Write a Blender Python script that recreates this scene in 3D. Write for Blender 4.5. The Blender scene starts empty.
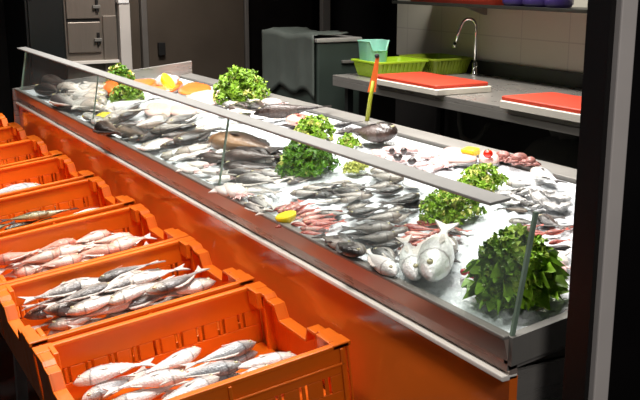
import bpy, bmesh, math, random
from mathutils import Vector, Matrix
R = random.Random(7)
COL = bpy.context.scene.collection
PI = math.pi
# ------------------------------------------------------------------ camera frame (used to seat things on real planes)
HC = 1.70; FPX = 950.0; VP = (-215.0, -28.0)
PIT = math.atan((200 - VP[1]) / FPX)
TH = math.atan2(320 - VP[0], FPX * math.cos(PIT) + (200 - VP[1]) * math.sin(PIT))
hd = Vector((-math.cos(TH), math.sin(TH), 0)); RT = Vector((math.sin(TH), math.cos(TH), 0))
FW = hd * math.cos(PIT) + Vector((0, 0, -math.sin(PIT))); UP = hd * math.sin(PIT) + Vector((0, 0, math.cos(PIT)))
CAM = Vector((0, 0, HC))
def ray(px, py): return RT * (px - 320) + UP * (200 - py) + FW * FPX
def proj(P):
    d = Vector(P) - CAM; z = d.dot(FW)
    return 320 + FPX * d.dot(RT) / z, 200 - FPX * d.dot(UP) / z
def at_z(px, py, z): d = ray(px, py); return CAM + d * ((z - HC) / d.z)
def at_x(px, py, x): d = ray(px, py); return CAM + d * (x / d.x)
def at_y(px, py, y): d = ray(px, py); return CAM + d * (y / d.y)
def at_plane(px, py, p0, n):
    d = ray(px, py); return CAM + d * ((Vector(p0) - CAM).dot(n) / d.dot(n))

cam = bpy.data.cameras.new('camera'); cam.sensor_width = 36; cam.lens = FPX / 640 * 36; cam.clip_start = .02
co = bpy.data.objects.new('camera', cam); COL.objects.link(co)
M4 = Matrix((RT, UP, -FW)).transposed().to_4x4(); M4.translation = CAM
co.matrix_world = M4
bpy.context.scene.camera = co

# ------------------------------------------------------------------ materials
MATS = {}
def srgb(r, g, b):
    f = lambda c: (c / 255 / 12.92) if c <= 10 else ((c / 255 + .055) / 1.055) ** 2.4
    return (f(r), f(g), f(b), 1)
def base_mat(name):
    m = bpy.data.materials.new(name); m.use_nodes = True
    MATS[name] = m
    return m, m.node_tree.nodes, m.node_tree.links, m.node_tree.nodes['Principled BSDF']
def mat(name, rgb, rough=.5, metal=0, var=.12, scale=8, bump=0, bscale=60, trans=0, coat=0, emis=None, objvar=0):
    m, N, L, b = base_mat(name)
    c = srgb(*rgb)
    tc = N.new('ShaderNodeTexCoord'); nz = N.new('ShaderNodeTexNoise'); nz.inputs['Scale'].default_value = scale
    nz.inputs['Detail'].default_value = 4
    L.new(tc.outputs['Object'], nz.inputs['Vector'])
    rp = N.new('ShaderNodeValToRGB')
    rp.color_ramp.elements[0].position = .3; rp.color_ramp.elements[1].position = .7
    rp.color_ramp.elements[0].color = tuple(c[i] * (1 - var) for i in range(3)) + (1,)
    rp.color_ramp.elements[1].color = tuple(min(1, c[i] * (1 + var)) for i in range(3)) + (1,)
    L.new(nz.outputs['Fac'], rp.inputs['Fac'])
    out = rp.outputs['Color']
    if objvar:
        oi = N.new('ShaderNodeObjectInfo'); mr = N.new('ShaderNodeMapRange')
        mr.inputs['To Min'].default_value = 1 - objvar; mr.inputs['To Max'].default_value = 1 + objvar
        L.new(oi.outputs['Random'], mr.inputs['Value'])
        hs = N.new('ShaderNodeHueSaturation'); L.new(out, hs.inputs['Color']); L.new(mr.outputs['Result'], hs.inputs['Value'])
        out = hs.outputs['Color']
    L.new(out, b.inputs['Base Color'])
    b.inputs['Roughness'].default_value = rough; b.inputs['Metallic'].default_value = metal
    b.inputs['Coat Weight'].default_value = coat
    if trans: b.inputs['Transmission Weight'].default_value = trans
    if bump:
        n2 = N.new('ShaderNodeTexNoise'); n2.inputs['Scale'].default_value = bscale; n2.inputs['Detail'].default_value = 3
        L.new(tc.outputs['Object'], n2.inputs['Vector'])
        bp = N.new('ShaderNodeBump'); bp.inputs['Strength'].default_value = bump; bp.inputs['Distance'].default_value = .01
        L.new(n2.outputs['Fac'], bp.inputs['Height']); L.new(bp.outputs['Normal'], b.inputs['Normal'])
    if emis:
        b.inputs['Emission Color'].default_value = c; b.inputs['Emission Strength'].default_value = emis
    return m
def fish_mat(name, belly, mid, back, rough=.28, spots=.25, head=None, metal=.0):
    """belly to back colour over the body height, scale speckle, a gill line and a per-fish tone"""
    m, N, L, b = base_mat(name)
    tc = N.new('ShaderNodeTexCoord'); sp = N.new('ShaderNodeSeparateXYZ'); L.new(tc.outputs['Generated'], sp.inputs[0])
    nz = N.new('ShaderNodeTexNoise'); nz.inputs['Scale'].default_value = 9; nz.inputs['Detail'].default_value = 5
    L.new(tc.outputs['Object'], nz.inputs['Vector'])
    ad = N.new('ShaderNodeMath'); ad.operation = 'MULTIPLY_ADD'; ad.inputs[1].default_value = .28; 
    L.new(nz.outputs['Fac'], ad.inputs[0]); L.new(sp.outputs['Y'], ad.inputs[2])
    rp = N.new('ShaderNodeValToRGB'); e = rp.color_ramp.elements
    e[0].position = .32; e[0].color = srgb(*belly); e[1].position = .92; e[1].color = srgb(*back)
    x = e.new(.6); x.color = srgb(*mid)
    L.new(ad.outputs[0], rp.inputs['Fac'])
    vo = N.new('ShaderNodeTexVoronoi'); vo.inputs['Scale'].default_value = 42; L.new(tc.outputs['Object'], vo.inputs['Vector'])
    mx = N.new('ShaderNodeMixRGB'); mx.blend_type = 'MULTIPLY'; mx.inputs['Fac'].default_value = spots
    L.new(rp.outputs['Color'], mx.inputs['Color1']); L.new(vo.outputs['Distance'], mx.inputs['Color2'])
    out = mx.outputs['Color']
    # gill cover line / head tone
    gr = N.new('ShaderNodeValToRGB'); g = gr.color_ramp.elements
    g[0].position = .735; g[0].color = (1, 1, 1, 1); g[1].position = 1; g[1].color = srgb(*(head or (225, 215, 205)))
    k = g.new(.765); k.color = (.22, .18, .17, 1); k = g.new(.79); k.color = srgb(*(head or (225, 215, 205)))
    wob = N.new('ShaderNodeMath'); wob.operation = 'PINGPONG'; wob.inputs[1].default_value = .5
    L.new(sp.outputs['Y'], wob.inputs[0])
    a2 = N.new('ShaderNodeMath'); a2.operation = 'MULTIPLY_ADD'; a2.inputs[1].default_value = .09
    L.new(wob.outputs[0], a2.inputs[0]); L.new(sp.outputs['X'], a2.inputs[2])
    L.new(a2.outputs[0], gr.inputs['Fac'])
    m2 = N.new('ShaderNodeMixRGB'); m2.blend_type = 'MULTIPLY'; m2.inputs['Fac'].default_value = .8
    L.new(out, m2.inputs['Color1']); L.new(gr.outputs['Color'], m2.inputs['Color2'])
    oi = N.new('ShaderNodeObjectInfo'); mr = N.new('ShaderNodeMapRange'); mr.inputs['To Min'].default_value = .7; mr.inputs['To Max'].default_value = 1.2
    L.new(oi.outputs['Random'], mr.inputs['Value'])
    hs = N.new('ShaderNodeHueSaturation'); L.new(m2.outputs['Color'], hs.inputs['Color']); L.new(mr.outputs['Result'], hs.inputs['Value'])
    L.new(hs.outputs['Color'], b.inputs['Base Color'])
    b.inputs['Roughness'].default_value = rough; b.inputs['Metallic'].default_value = metal
    b.inputs['Coat Weight'].default_value = .35; b.inputs['Coat Roughness'].default_value = .18
    bp = N.new('ShaderNodeBump'); bp.inputs['Strength'].default_value = .35; bp.inputs['Distance'].default_value = .006
    L.new(vo.outputs['Distance'], bp.inputs['Height']); L.new(bp.outputs['Normal'], b.inputs['Normal'])
    return m
def steel(name, rgb, rough=.25, streak=(1, 40, 1), metal=.95):
    m, N, L, b = base_mat(name); c = srgb(*rgb)
    tc = N.new('ShaderNodeTexCoord'); mp = N.new('ShaderNodeMapping'); mp.inputs['Scale'].default_value = streak
    nz = N.new('ShaderNodeTexNoise'); nz.inputs['Scale'].default_value = 6; nz.inputs['Detail'].default_value = 4
    L.new(tc.outputs['Object'], mp.inputs[0]); L.new(mp.outputs[0], nz.inputs['Vector'])
    rp = N.new('ShaderNodeValToRGB'); rp.color_ramp.elements[0].color = tuple(.8 * v for v in c[:3]) + (1,); rp.color_ramp.elements[1].color = c
    L.new(nz.outputs['Fac'], rp.inputs['Fac']); L.new(rp.outputs['Color'], b.inputs['Base Color'])
    mr = N.new('ShaderNodeMapRange'); mr.inputs['To Min'].default_value = rough * .75; mr.inputs['To Max'].default_value = rough * 1.3
    L.new(nz.outputs['Fac'], mr.inputs['Value']); L.new(mr.outputs['Result'], b.inputs['Roughness'])
    b.inputs['Metallic'].default_value = metal
    return m
def glass_mat(name, tint, refl=.16):
    m = bpy.data.materials.new(name); m.use_nodes = True; MATS[name] = m
    N = m.node_tree.nodes; L = m.node_tree.links; N.remove(N['Principled BSDF'])
    t = N.new('ShaderNodeBsdfTransparent'); g = N.new('ShaderNodeBsdfGlossy'); g.inputs['Roughness'].default_value = .03
    nz = N.new('ShaderNodeTexNoise'); nz.inputs['Scale'].default_value = 3
    rp = N.new('ShaderNodeValToRGB'); rp.color_ramp.elements[0].color = tuple(.97 * c for c in tint) + (1,); rp.color_ramp.elements[1].color = tuple(tint) + (1,)
    L.new(nz.outputs['Fac'], rp.inputs['Fac']); L.new(rp.outputs['Color'], t.inputs['Color'])
    fr = N.new('ShaderNodeLayerWeight'); fr.inputs['Blend'].default_value = .5
    pw = N.new('ShaderNodeMath'); pw.operation = 'POWER'; pw.inputs[1].default_value = 4; L.new(fr.outputs['Facing'], pw.inputs[0])
    ma = N.new('ShaderNodeMath'); ma.operation = 'MULTIPLY_ADD'; ma.inputs[1].default_value = .5; ma.inputs[2].default_value = .03; L.new(pw.outputs[0], ma.inputs[0])
    mx = N.new('ShaderNodeMixShader'); L.new(ma.outputs[0], mx.inputs[0]); L.new(t.outputs[0], mx.inputs[1]); L.new(g.outputs[0], mx.inputs[2])
    df = N.new('ShaderNodeBsdfDiffuse'); df.inputs['Color'].default_value = (.8, .85, .85, 1)
    m2 = N.new('ShaderNodeMixShader'); m2.inputs[0].default_value = .03; L.new(mx.outputs[0], m2.inputs[1]); L.new(df.outputs[0], m2.inputs[2])
    L.new(m2.outputs[0], N['Material Output'].inputs['Surface'])
    return m
def tile_mat(name, c1, c2, mortar, tw, th):
    m, N, L, b = base_mat(name)
    tc = N.new('ShaderNodeTexCoord'); sp = N.new('ShaderNodeSeparateXYZ'); cb = N.new('ShaderNodeCombineXYZ')
    L.new(tc.outputs['Object'], sp.inputs[0]); L.new(sp.outputs['X'], cb.inputs['X']); L.new(sp.outputs['Z'], cb.inputs['Y'])
    br = N.new('ShaderNodeTexBrick'); br.offset = 0
    br.inputs['Color1'].default_value = srgb(*c1); br.inputs['Color2'].default_value = srgb(*c2); br.inputs['Mortar'].default_value = srgb(*mortar)
    br.inputs['Scale'].default_value = 1; br.inputs['Mortar Size'].default_value = .004
    br.inputs['Brick Width'].default_value = tw; br.inputs['Row Height'].default_value = th
    L.new(cb.outputs[0], br.inputs['Vector']); L.new(br.outputs['Color'], b.inputs['Base Color'])
    b.inputs['Roughness'].default_value = .35
    return m

m_orange = mat('orange_plastic', (236, 112, 14), .38, var=.06, scale=5, bump=.08, bscale=25)
m_steel = steel('brushed_steel', (172, 168, 163), .28, (1, 1, 12), .55)
m_fascia = steel('polished_fascia_steel', (200, 192, 186), .26, (.4, 1, 1), .9)
m_band = steel('brushed_fascia_steel', (196, 178, 168), .3, (.4, 1, 1), .5)
m_panel = mat('crate_reflection_panel', (238, 112, 36), .2, 0, .1, 2, coat=.6)  # orange reflection of the crates painted into the panel's base colour
m_bright = mat('bright_trim_steel', (236, 230, 222), .3, 0, .04)
m_dull = steel('dull_steel', (140, 137, 132), .4, (1, 6, 1), .35)
m_rail = mat('grey_glass_rail', (138, 137, 134), .4, 0, .06, 20)
m_glass = glass_mat('clear_glass', (.93, .96, .95))
m_gedge = mat('green_glass_edge', (118, 138, 122), .3, 0, .15, 30, coat=.5)
m_ice = mat('crushed_ice', (212, 216, 220), .3, 0, .14, 30, bump=.9, bscale=55, coat=.3)
m_black = mat('black_panel', (14, 11, 11), .35, 0, .2)
m_white_trim = mat('white_painted_trim', (205, 198, 194), .5, 0, .06, 6)
m_lemon = mat('lemon_flesh', (255, 226, 50), .35, 0, .1, 40, bump=.2, coat=.3)
m_rind = mat('lemon_rind', (248, 222, 20), .4, 0, .06, 30, bump=.3, bscale=120)
m_tomato = mat('tomato_red', (220, 40, 18), .2, 0, .12, 12, coat=.5)
m_radish = mat('radish_pink', (200, 40, 60), .3, 0, .15, 12)
m_leaf = mat('parsley_leaf', (126, 164, 40), .45, 0, .4, 30, objvar=.15)
m_leafd = mat('dark_curly_leaf', (84, 130, 26), .42, 0, .55, 22)
m_leafy = mat('yellow_leaf', (188, 192, 96), .5, 0, .25, 30)
m_stem = mat('green_stem', (130, 165, 60), .5, 0, .2)
m_salmon = mat('salmon_flesh', (246, 118, 44), .35, 0, .18, 22, bump=.15, coat=.4)
m_pinkfil = mat('pink_fillet_flesh', (232, 196, 186), .35, 0, .12, 14, bump=.15, coat=.4)
m_skin = mat('silver_fish_skin', (150, 148, 146), .3, .3, .3, 20)
m_squid = mat('squid_white', (240, 230, 224), .25, 0, .07, 9, bump=.1, coat=.5, objvar=.06)
m_squidp = mat('squid_pink', (226, 190, 186), .3, 0, .18, 18, bump=.1, coat=.5, objvar=.08)
m_squidk = mat('squid_dark_mantle', (60, 54, 54), .3, 0, .4, 30, coat=.4)
m_octo = mat('octopus_skin', (168, 112, 104), .35, 0, .35, 40, bump=.5, bscale=90, coat=.4)
m_shell = mat('oyster_shell', (168, 166, 164), .55, 0, .5, 45, bump=.9, bscale=70, objvar=.3)
m_nacre = mat('oyster_flesh', (235, 232, 226), .25, 0, .1, 20, coat=.4)
m_eye = mat('fish_eye', (14, 13, 13), .08, 0, .1)
m_eyer = mat('fish_eye_ring', (200, 190, 150), .2, 0, .1)
m_redboard = mat('red_cutting_board', (206, 66, 42), .5, 0, .06, 9)
m_whiteboard = mat('white_cutting_board', (214, 208, 196), .5, 0, .05, 9)
m_lime = mat('lime_plastic', (158, 190, 40), .4, 0, .08)
m_limed = mat('olive_lime_plastic', (120, 138, 30), .45, 0, .1)
m_mint = mat('mint_plastic', (168, 232, 212), .35, 0, .08, trans=.25)
m_chrome = steel('chrome', (225, 225, 225), .08, (1, 1, 1), 1)
m_grey_sheet = mat('grey_plastic_sheet', (84, 91, 86), .5, 0, .12, 4, bump=.25, bscale=7)
m_bin = mat('grey_green_cabinet', (52, 62, 57), .45, 0, .12, 5)
m_ledge = mat('pale_cabinet_top', (150, 148, 144), .4, 0, .06)
m_darkcab = mat('dark_cabinet', (30, 33, 33), .35, 0, .15, 4)
m_oven = steel('warm_steel', (150, 140, 130), .35, (1, 20, 1), .55)
m_ovend = mat('cabinet_gap', (20, 17, 16), .5)
m_door = mat('coldroom_door', (92, 82, 72), .42, .2, .12, 3)
m_frame = steel('door_frame_steel', (150, 145, 140), .35, (1, 1, 1), .5)
m_wall_d = mat('dark_wall_and_shade', (38, 36, 36), .7, 0, .12, 3)
m_floor = tile_mat('floor_tile', (58, 54, 52), (50, 47, 46), (30, 28, 28), .3, .3)
m_tile = tile_mat('pale_wall_tile', (192, 188, 176), (188, 186, 172), (172, 168, 158), .42, .26)
m_ceil = mat('ceiling_paint', (70, 68, 66), .8)
m_splash = mat('dark_upstand', (40, 42, 38), .4, .2)
m_purple = mat('purple_bag', (64, 48, 112), .3, 0, .25, 14, coat=.4)
m_sack = mat('grey_sack', (92, 92, 88), .7, 0, .15, 6, bump=.3, bscale=20)
m_stick = mat('lime_stick', (172, 176, 44), .45, 0, .1)
m_flag = mat('orange_tag', (238, 104, 30), .5, 0, .12)
m_rubber = mat('black_rubber', (18, 18, 18), .6)

F_BREAM = fish_mat('bream_skin', (176, 168, 160), (106, 101, 97), (48, 45, 43), spots=.3)
F_SILVER = fish_mat('silver_skin', (242, 238, 232), (200, 192, 185), (104, 99, 98), spots=.2, metal=.15)
F_PALE = fish_mat('pale_silver_skin', (246, 240, 232), (224, 214, 204), (150, 140, 130), spots=.15)
F_BROWN = fish_mat('brown_skin', (170, 146, 128), (98, 82, 72), (44, 36, 33), spots=.4)
F_DARK = fish_mat('dark_skin', (100, 84, 78), (54, 44, 41), (24, 21, 21), spots=.4, head=(190, 180, 175))
F_OCHRE = fish_mat('ochre_head_skin', (176, 136, 100), (104, 80, 66), (52, 43, 40), spots=.35, head=(255, 205, 120))
F_RED = fish_mat('mullet_skin', (240, 196, 184), (206, 122, 108), (160, 66, 56), spots=.25, head=(240, 190, 180))
F_ROSE = fish_mat('rose_skin', (248, 226, 212), (238, 190, 170), (206, 140, 120), spots=.15, head=(255, 215, 205))
F_GREEN = fish_mat('green_skin', (180, 172, 130), (96, 92, 56), (48, 44, 28), spots=.35)
F_WHITE = fish_mat('white_skin', (250, 248, 246), (236, 234, 232), (160, 164, 168), spots=.08)
m_fin_d = mat('fin_dark', (62, 56, 54), .4, 0, .3, 60, objvar=.2)
m_fin_l = mat('fin_pale', (205, 196, 188), .4, 0, .2, 60, objvar=.1)
m_fin_r = mat('fin_red', (196, 96, 80), .4, 0, .25, 60, objvar=.15)

# ------------------------------------------------------------------ mesh helpers
class MB:
    def __init__(s): s.v = []; s.f = []
    def add(s, vs, fs, M=None):
        o = len(s.v)
        for p in vs:
            p = Vector(p); s.v.append(M @ p if M is not None else p)
        s.f += [tuple(i + o for i in f) for f in fs]
        return s
    def box(s, a, b, M=None):
        x0, y0, z0 = a; x1, y1, z1 = b
        return s.add([(x0, y0, z0), (x1, y0, z0), (x1, y1, z0), (x0, y1, z0), (x0, y0, z1), (x1, y0, z1), (x1, y1, z1), (x0, y1, z1)],
              [(0, 3, 2, 1), (4, 5, 6, 7), (0, 1, 5, 4), (1, 2, 6, 5), (2, 3, 7, 6), (3, 0, 4, 7)], M)
    def rings(s, rs, cap0=True, cap1=True, closed=True, M=None):
        n = len(rs[0]); vs = [p for r in rs for p in r]; fs = []
        for i in range(len(rs) - 1):
            for j in range(n if closed else n - 1):
                k = (j + 1) % n
                fs.append((i * n + j, i * n + k, (i + 1) * n + k, (i + 1) * n + j))
        if cap0: fs.append(tuple(range(n - 1, -1, -1)))
        if cap1: fs.append(tuple((len(rs) - 1) * n + j for j in range(n)))
        return s.add(vs, fs, M)
    def tube(s, pts, rad, n=8, M=None):
        pts = [Vector(p) for p in pts]; rs = []
        for i, p in enumerate(pts):
            t = (pts[min(i + 1, len(pts) - 1)] - pts[max(i - 1, 0)]).normalized()
            u = t.cross(Vector((0, 0, 1)));  u = u if u.length > .05 else t.cross(Vector((1, 0, 0)))
            u.normalize(); w = t.cross(u); r = rad[i] if isinstance(rad, (list, tuple)) else rad
            rs.append([p + (u * math.cos(a) + w * math.sin(a)) * r for a in [2 * PI * k / n for k in range(n)]])
        return s.rings(rs, M=M)
    def lathe(s, prof, n=20, M=None, cap0=True, cap1=True):
        return s.rings([[(r * math.cos(2 * PI * k / n), r * math.sin(2 * PI * k / n), z) for k in range(n)] for r, z in prof], cap0, cap1, M=M)
    def ball(s, c, r, nu=12, nv=8, sc=(1, 1, 1), M=None):
        rs = []
        for i in range(1, nv):
            a = PI * i / nv
            rs.append([(c[0] + r * sc[0] * math.sin(a) * math.cos(2 * PI * k / nu), c[1] + r * sc[1] * math.sin(a) * math.sin(2 * PI * k / nu), c[2] - r * sc[2] * math.cos(a)) for k in range(nu)])
        return s.rings(rs, M=M)
    def rrect(s, prof, sx, sy, rc, n=5, M=None, cap0=True, cap1=False):
        """rounded-rectangle loft; prof = [(inset, z)]"""
        rs = []
        for ins, z in prof:
            r = []
            for q, (cx, cy) in enumerate(((1, 1), (-1, 1), (-1, -1), (1, -1))):
                for k in range(n):
                    a = PI / 2 * (q + k / (n - 1))
                    rr = max(.004, rc)
                    r.append((cx * (sx - ins - rr) + rr * math.cos(a), cy * (sy - ins - rr) + rr * math.sin(a), z))
            rs.append(r)
        return s.rings(rs, cap0, cap1, M=M)
    def mesh(s, name, material, smooth=False):
        me = bpy.data.meshes.new(name); me.from_pydata([tuple(p) for p in s.v], [], s.f)
        bm = bmesh.new(); bm.from_mesh(me); bmesh.ops.recalc_face_normals(bm, faces=bm.faces); bm.to_mesh(me); bm.free()
        if smooth:
            me.polygons.foreach_set('use_smooth', [True] * len(me.polygons))
            if smooth is not True: me.set_sharp_from_angle(angle=math.radians(smooth))
        me.materials.append(material); me.update()
        return me
    def build(s, name, material, parent=None, smooth=False, bevel=0, label=None):
        o = bpy.data.objects.new(name, s.mesh(name, material, smooth)); COL.objects.link(o)
        if parent is not None: o.parent = parent
        if bevel:
            b = o.modifiers.new('bevel', 'BEVEL'); b.width = bevel; b.segments = 2; b.limit_method = 'ANGLE'
        if label: o['label'] = label
        return o
def tag(o, label, cat, group=None):
    o['label'] = label; o['category'] = cat
    if group: o['group'] = group
    return o
def empty(name, loc=(0, 0, 0), M=None):
    o = bpy.data.objects.new(name, None); COL.objects.link(o); o.empty_display_size = .05
    if M is not None: o.matrix_world = M
    else: o.location = loc
    return o
def struct(o): o['kind'] = 'structure'; return o
def dup(o, parent=None):
    c = o.copy(); COL.objects.link(c)
    if parent is not None: c.parent = parent
    for ch in list(o.children): dup(ch, c)
    return c
ORD = ['', 'first', 'second', 'third', 'fourth', 'fifth', 'sixth', 'seventh', 'eighth', 'ninth', 'tenth', 'eleventh', 'twelfth', 'thirteenth', 'fourteenth', 'fifteenth', 'sixteenth', 'seventeenth', 'eighteenth', 'nineteenth', 'twentieth', 'twenty-first', 'twenty-second', 'twenty-third', 'twenty-fourth'] + ['twenty-' + k for k in 'fifth sixth seventh eighth ninth'.split()] + ['thirtieth'] + ['thirty-' + k for k in 'first second third fourth fifth sixth seventh eighth ninth'.split()]
def ordinal_labels(objs, what, where):
    """labels that count along the photograph's own left-to-right order"""
    objs = sorted(objs, key=lambda o: proj(o.matrix_world.translation)[0])
    n = len(objs)
    for i, o in enumerate(objs):
        p = 'leftmost' if i == 0 and n > 1 else 'rightmost' if i == n - 1 and n > 1 else ORD[i + 1] + ' from left' if n > 1 else ''
        o['label'] = (what + (', ' + p if p else '') + ' ' + where).strip()

# ------------------------------------------------------------------ room shell
FLOOR_Z = 0
struct(MB().box((-8.6, -2.2, -.1), (3, 6.2, 0)).build('floor', m_floor))
struct(MB().box((-8.6, -2.2, 3.1), (3, 6.2, 3.2)).build('ceiling', m_ceil))
struct(MB().box((-8.6, -2.2, 0), (-8.45, 6.2, 3.1)).build('wall_far', m_wall_d))
struct(MB().box((-8.45, 6.05, 0), (3, 6.2, 3.1)).build('wall_rear', m_wall_d))
struct(MB().box((-6.02, 3.95, 1.1), (-1.0, 4.07, 3.1)).build('wall_back', m_tile))
struct(MB().box((-6.02, 3.95, 0), (-1.0, 4.07, 1.1)).build('wall_back_base', m_wall_d))  # lower wall coloured dark to stand in for shade under the worktop
# dark partition with a white strip at the counter's near end
struct(MB().box((-1.34, 1.30, 0), (-1.28, 3.94, 3.1)).build('wall_right', m_black))
struct(MB().box((-1.285, 1.312, 0), (-1.265, 1.352, 3.1)).build('trim_1', m_white_trim, bevel=.003))

# ------------------------------------------------------------------ fish counter
XA, XB = -6.45, -1.455          # far end, near end
YF, YB = 1.25, 2.18             # customer edge, staff edge
Z0, SL = .95, .13
TN = Vector((0, -SL, 1)).normalized()
XC = -5.72                       # the far end runs askew to this x at the staff edge
def xe(y): return XA + (XC - XA) * (y - YF) / (YB - YF)
def tz(y): return Z0 + SL * (y - YF)
def tray(px, py, lift=0):
    return at_plane(px, py, Vector((0, YF, Z0)) + TN * lift, TN)
ctr = empty('fish_counter', (0, 0, 0)); tag(ctr, 'long polished steel fish counter with sloping iced tray', 'counter')
b = MB()    # tray pan
b.add([(XA, YF, Z0 - .05), (XB, YF, Z0 - .05), (XB, YB, tz(YB) - .05), (XC, YB, tz(YB) - .05),
       (XA, YF, Z0 - .075), (XB, YF, Z0 - .075), (XB, YB, tz(YB) - .075), (XC, YB, tz(YB) - .075)],
      [(0, 1, 2, 3), (7, 6, 5, 4), (0, 4, 5, 1), (2, 6, 7, 3), (1, 5, 6, 2), (3, 7, 4, 0)])
b.build('tray', m_steel, ctr)
b = MB()    # upper fascia band leaning in a little towards its foot
b.rings([[(x, YF - .012, Z0 - .002), (x, YF + .012, Z0 - .002), (x, YF + .03, Z0 - .085), (x, YF + .008, Z0 - .085)] for x in (XA, XB)])
b.build('fascia_band', m_band, ctr)
MB().box((XA, YF - .014, Z0 - .004), (XB, YF + .014, Z0 + .006)).build('front_rim', m_dull, ctr, bevel=.003)
MB().box((XA, YF - .012, Z0 - .098), (XB, YF + .03, Z0 - .085)).build('trim_strip', m_bright, ctr, bevel=.003)
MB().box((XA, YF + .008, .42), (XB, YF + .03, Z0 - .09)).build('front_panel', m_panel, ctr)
MB().rings([[(XA + .12, YF + .06, z), (XB - .05, YF + .06, z), (XB - .05, YB - .05, z), (XC + .05, YB - .05, z)] for z in (0, .42)]).build('plinth', m_darkcab, ctr)
MB().rings([[(XA + .07, YF + .04, z), (XB - .01, YF + .04, z), (XB - .01, YB - .02, z), (XC + .03, YB - .02, z)] for z in (.40, Z0 - .08)]).build('cabinet_body', m_dull, ctr)
b = MB()    # back rim: flat lip
b.rings([[(xe(YB) + .01 if far else XB, y, z) for y, z in ((YB - .06, tz(YB - .06)), (YB + .015, tz(YB) + .004), (YB + .015, tz(YB) - .08), (YB - .06, tz(YB) - .08))] for far in (1, 0)])
b.build('back_rim', m_dull, ctr, bevel=.003)
b = MB()    # far end panel
pq = [(YF - .02, .42, .951), (YB + .02, .42, 1.152)]
b.rings([[(xe(y) - .004, y, z0), (xe(y) - .022, y, z0), (xe(y) - .022, y, z1), (xe(y) - .004, y, z1)] for y, z0, z1 in pq])
b.build('end_panel', m_steel, ctr, bevel=.003)
b = MB()    # near end rim
b.rings([[(XB - .012, y, tz(y) - .06), (XB + .012, y, tz(y) - .06), (XB + .012, y, tz(y) + .004), (XB - .012, y, tz(y) + .004)] for y in (YF, YB)])
b.build('end_rim', m_dull, ctr)
MB().box((XB - .02, YF + .03, .42), (XB, YB - .02, Z0 - .08)).build('end_panel', m_steel, ctr)

# crushed ice bed
def hash2(x, y):
    return (math.sin(x * 17.3 + y * 9.1) + math.sin(x * 31.7 - y * 23.9 + 1.3) + math.sin(x * 61 + y * 47) * .6) / 2.6
b = MB(); nx, ny = 330, 66; rr = random.Random(3); vs = []
for i in range(nx + 1):
    for j in range(ny + 1):
        y = YF + .02 + (YB - YF - .09) * j / ny; x = xe(y) + .015 + (XB - xe(y) - .03) * i / nx
        e = min(1, j / 2, (ny - j) / 2, i / 2, (nx - i) / 2)
        z = tz(y) - .012 + e * (.007 * hash2(x * 2, y * 2) + rr.uniform(-.006, .006))
        vs.append((x, y, z))
b.add(vs, [(i * (ny + 1) + j, (i + 1) * (ny + 1) + j, (i + 1) * (ny + 1) + j + 1, i * (ny + 1) + j + 1) for i in range(nx) for j in range(ny)])
ice = b.build('crushed_ice', m_ice, smooth=True); tag(ice, 'bed of white crushed ice spread over the sloping counter tray', 'ice'); ice['kind'] = 'stuff'

# ------------------------------------------------------------------ glass guard
gl = empty('glass_guard', (0, 0, 0)); tag(gl, 'clear glass guard along the customer edge of the fish counter', 'glass guard')
GT, GZ = 1.302, 1.218
xs = [-6.33, -4.665, -3.045, XB]
def gp(x, t, off=0):   # point on the leaning pane, t 0..1
    return Vector((x, 1.255 + off + (GT - 1.255) * t, Z0 + .004 + (GZ - Z0 - .004) * t))
for i in range(3):
    x0, x1 = xs[i] + .004, xs[i + 1] - .004
    b = MB(); b.rings([[gp(x, 0), gp(x, 0, .008), gp(x, 1, .008), gp(x, 1)] for x in (x0, x1)])
    pn = b.build('glass_pane', m_glass, gl)
    b = MB()
    for xx in ((x1,) if i == 2 else ()):
        b.rings([[gp(x, 0, -.001), gp(x, 0, .009), gp(x, 1, .009), gp(x, 1, -.001)] for x in (xx, xx + .007)])
    if i == 0: b.rings([[gp(x, 0, -.001), gp(x, 0, .009), gp(x, 1, .009), gp(x, 1, -.001)] for x in (x0 - .006, x0)])
    if b.v: b.build('polished_edge', m_gedge, pn)
for xx in xs[1:3]:
    b = MB(); b.rings([[gp(x, 0, .001), gp(x, 0, .007), gp(x, .98, .007), gp(x, .98, .001)] for x in (xx - .0035, xx + .0035)])
    b.build('joint_seal', m_gedge, gl)
b = MB(); xr = at_y(502, 206, GT - .02).x
b.rings([[(x, GT - .052, GZ + .001), (x, GT + .004, GZ + .006), (x, GT + .004, GZ + .014), (x, GT - .052, GZ + .009)] for x in (-6.335, xr)])
b.build('top_rail', m_rail, gl, bevel=.002)
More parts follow.
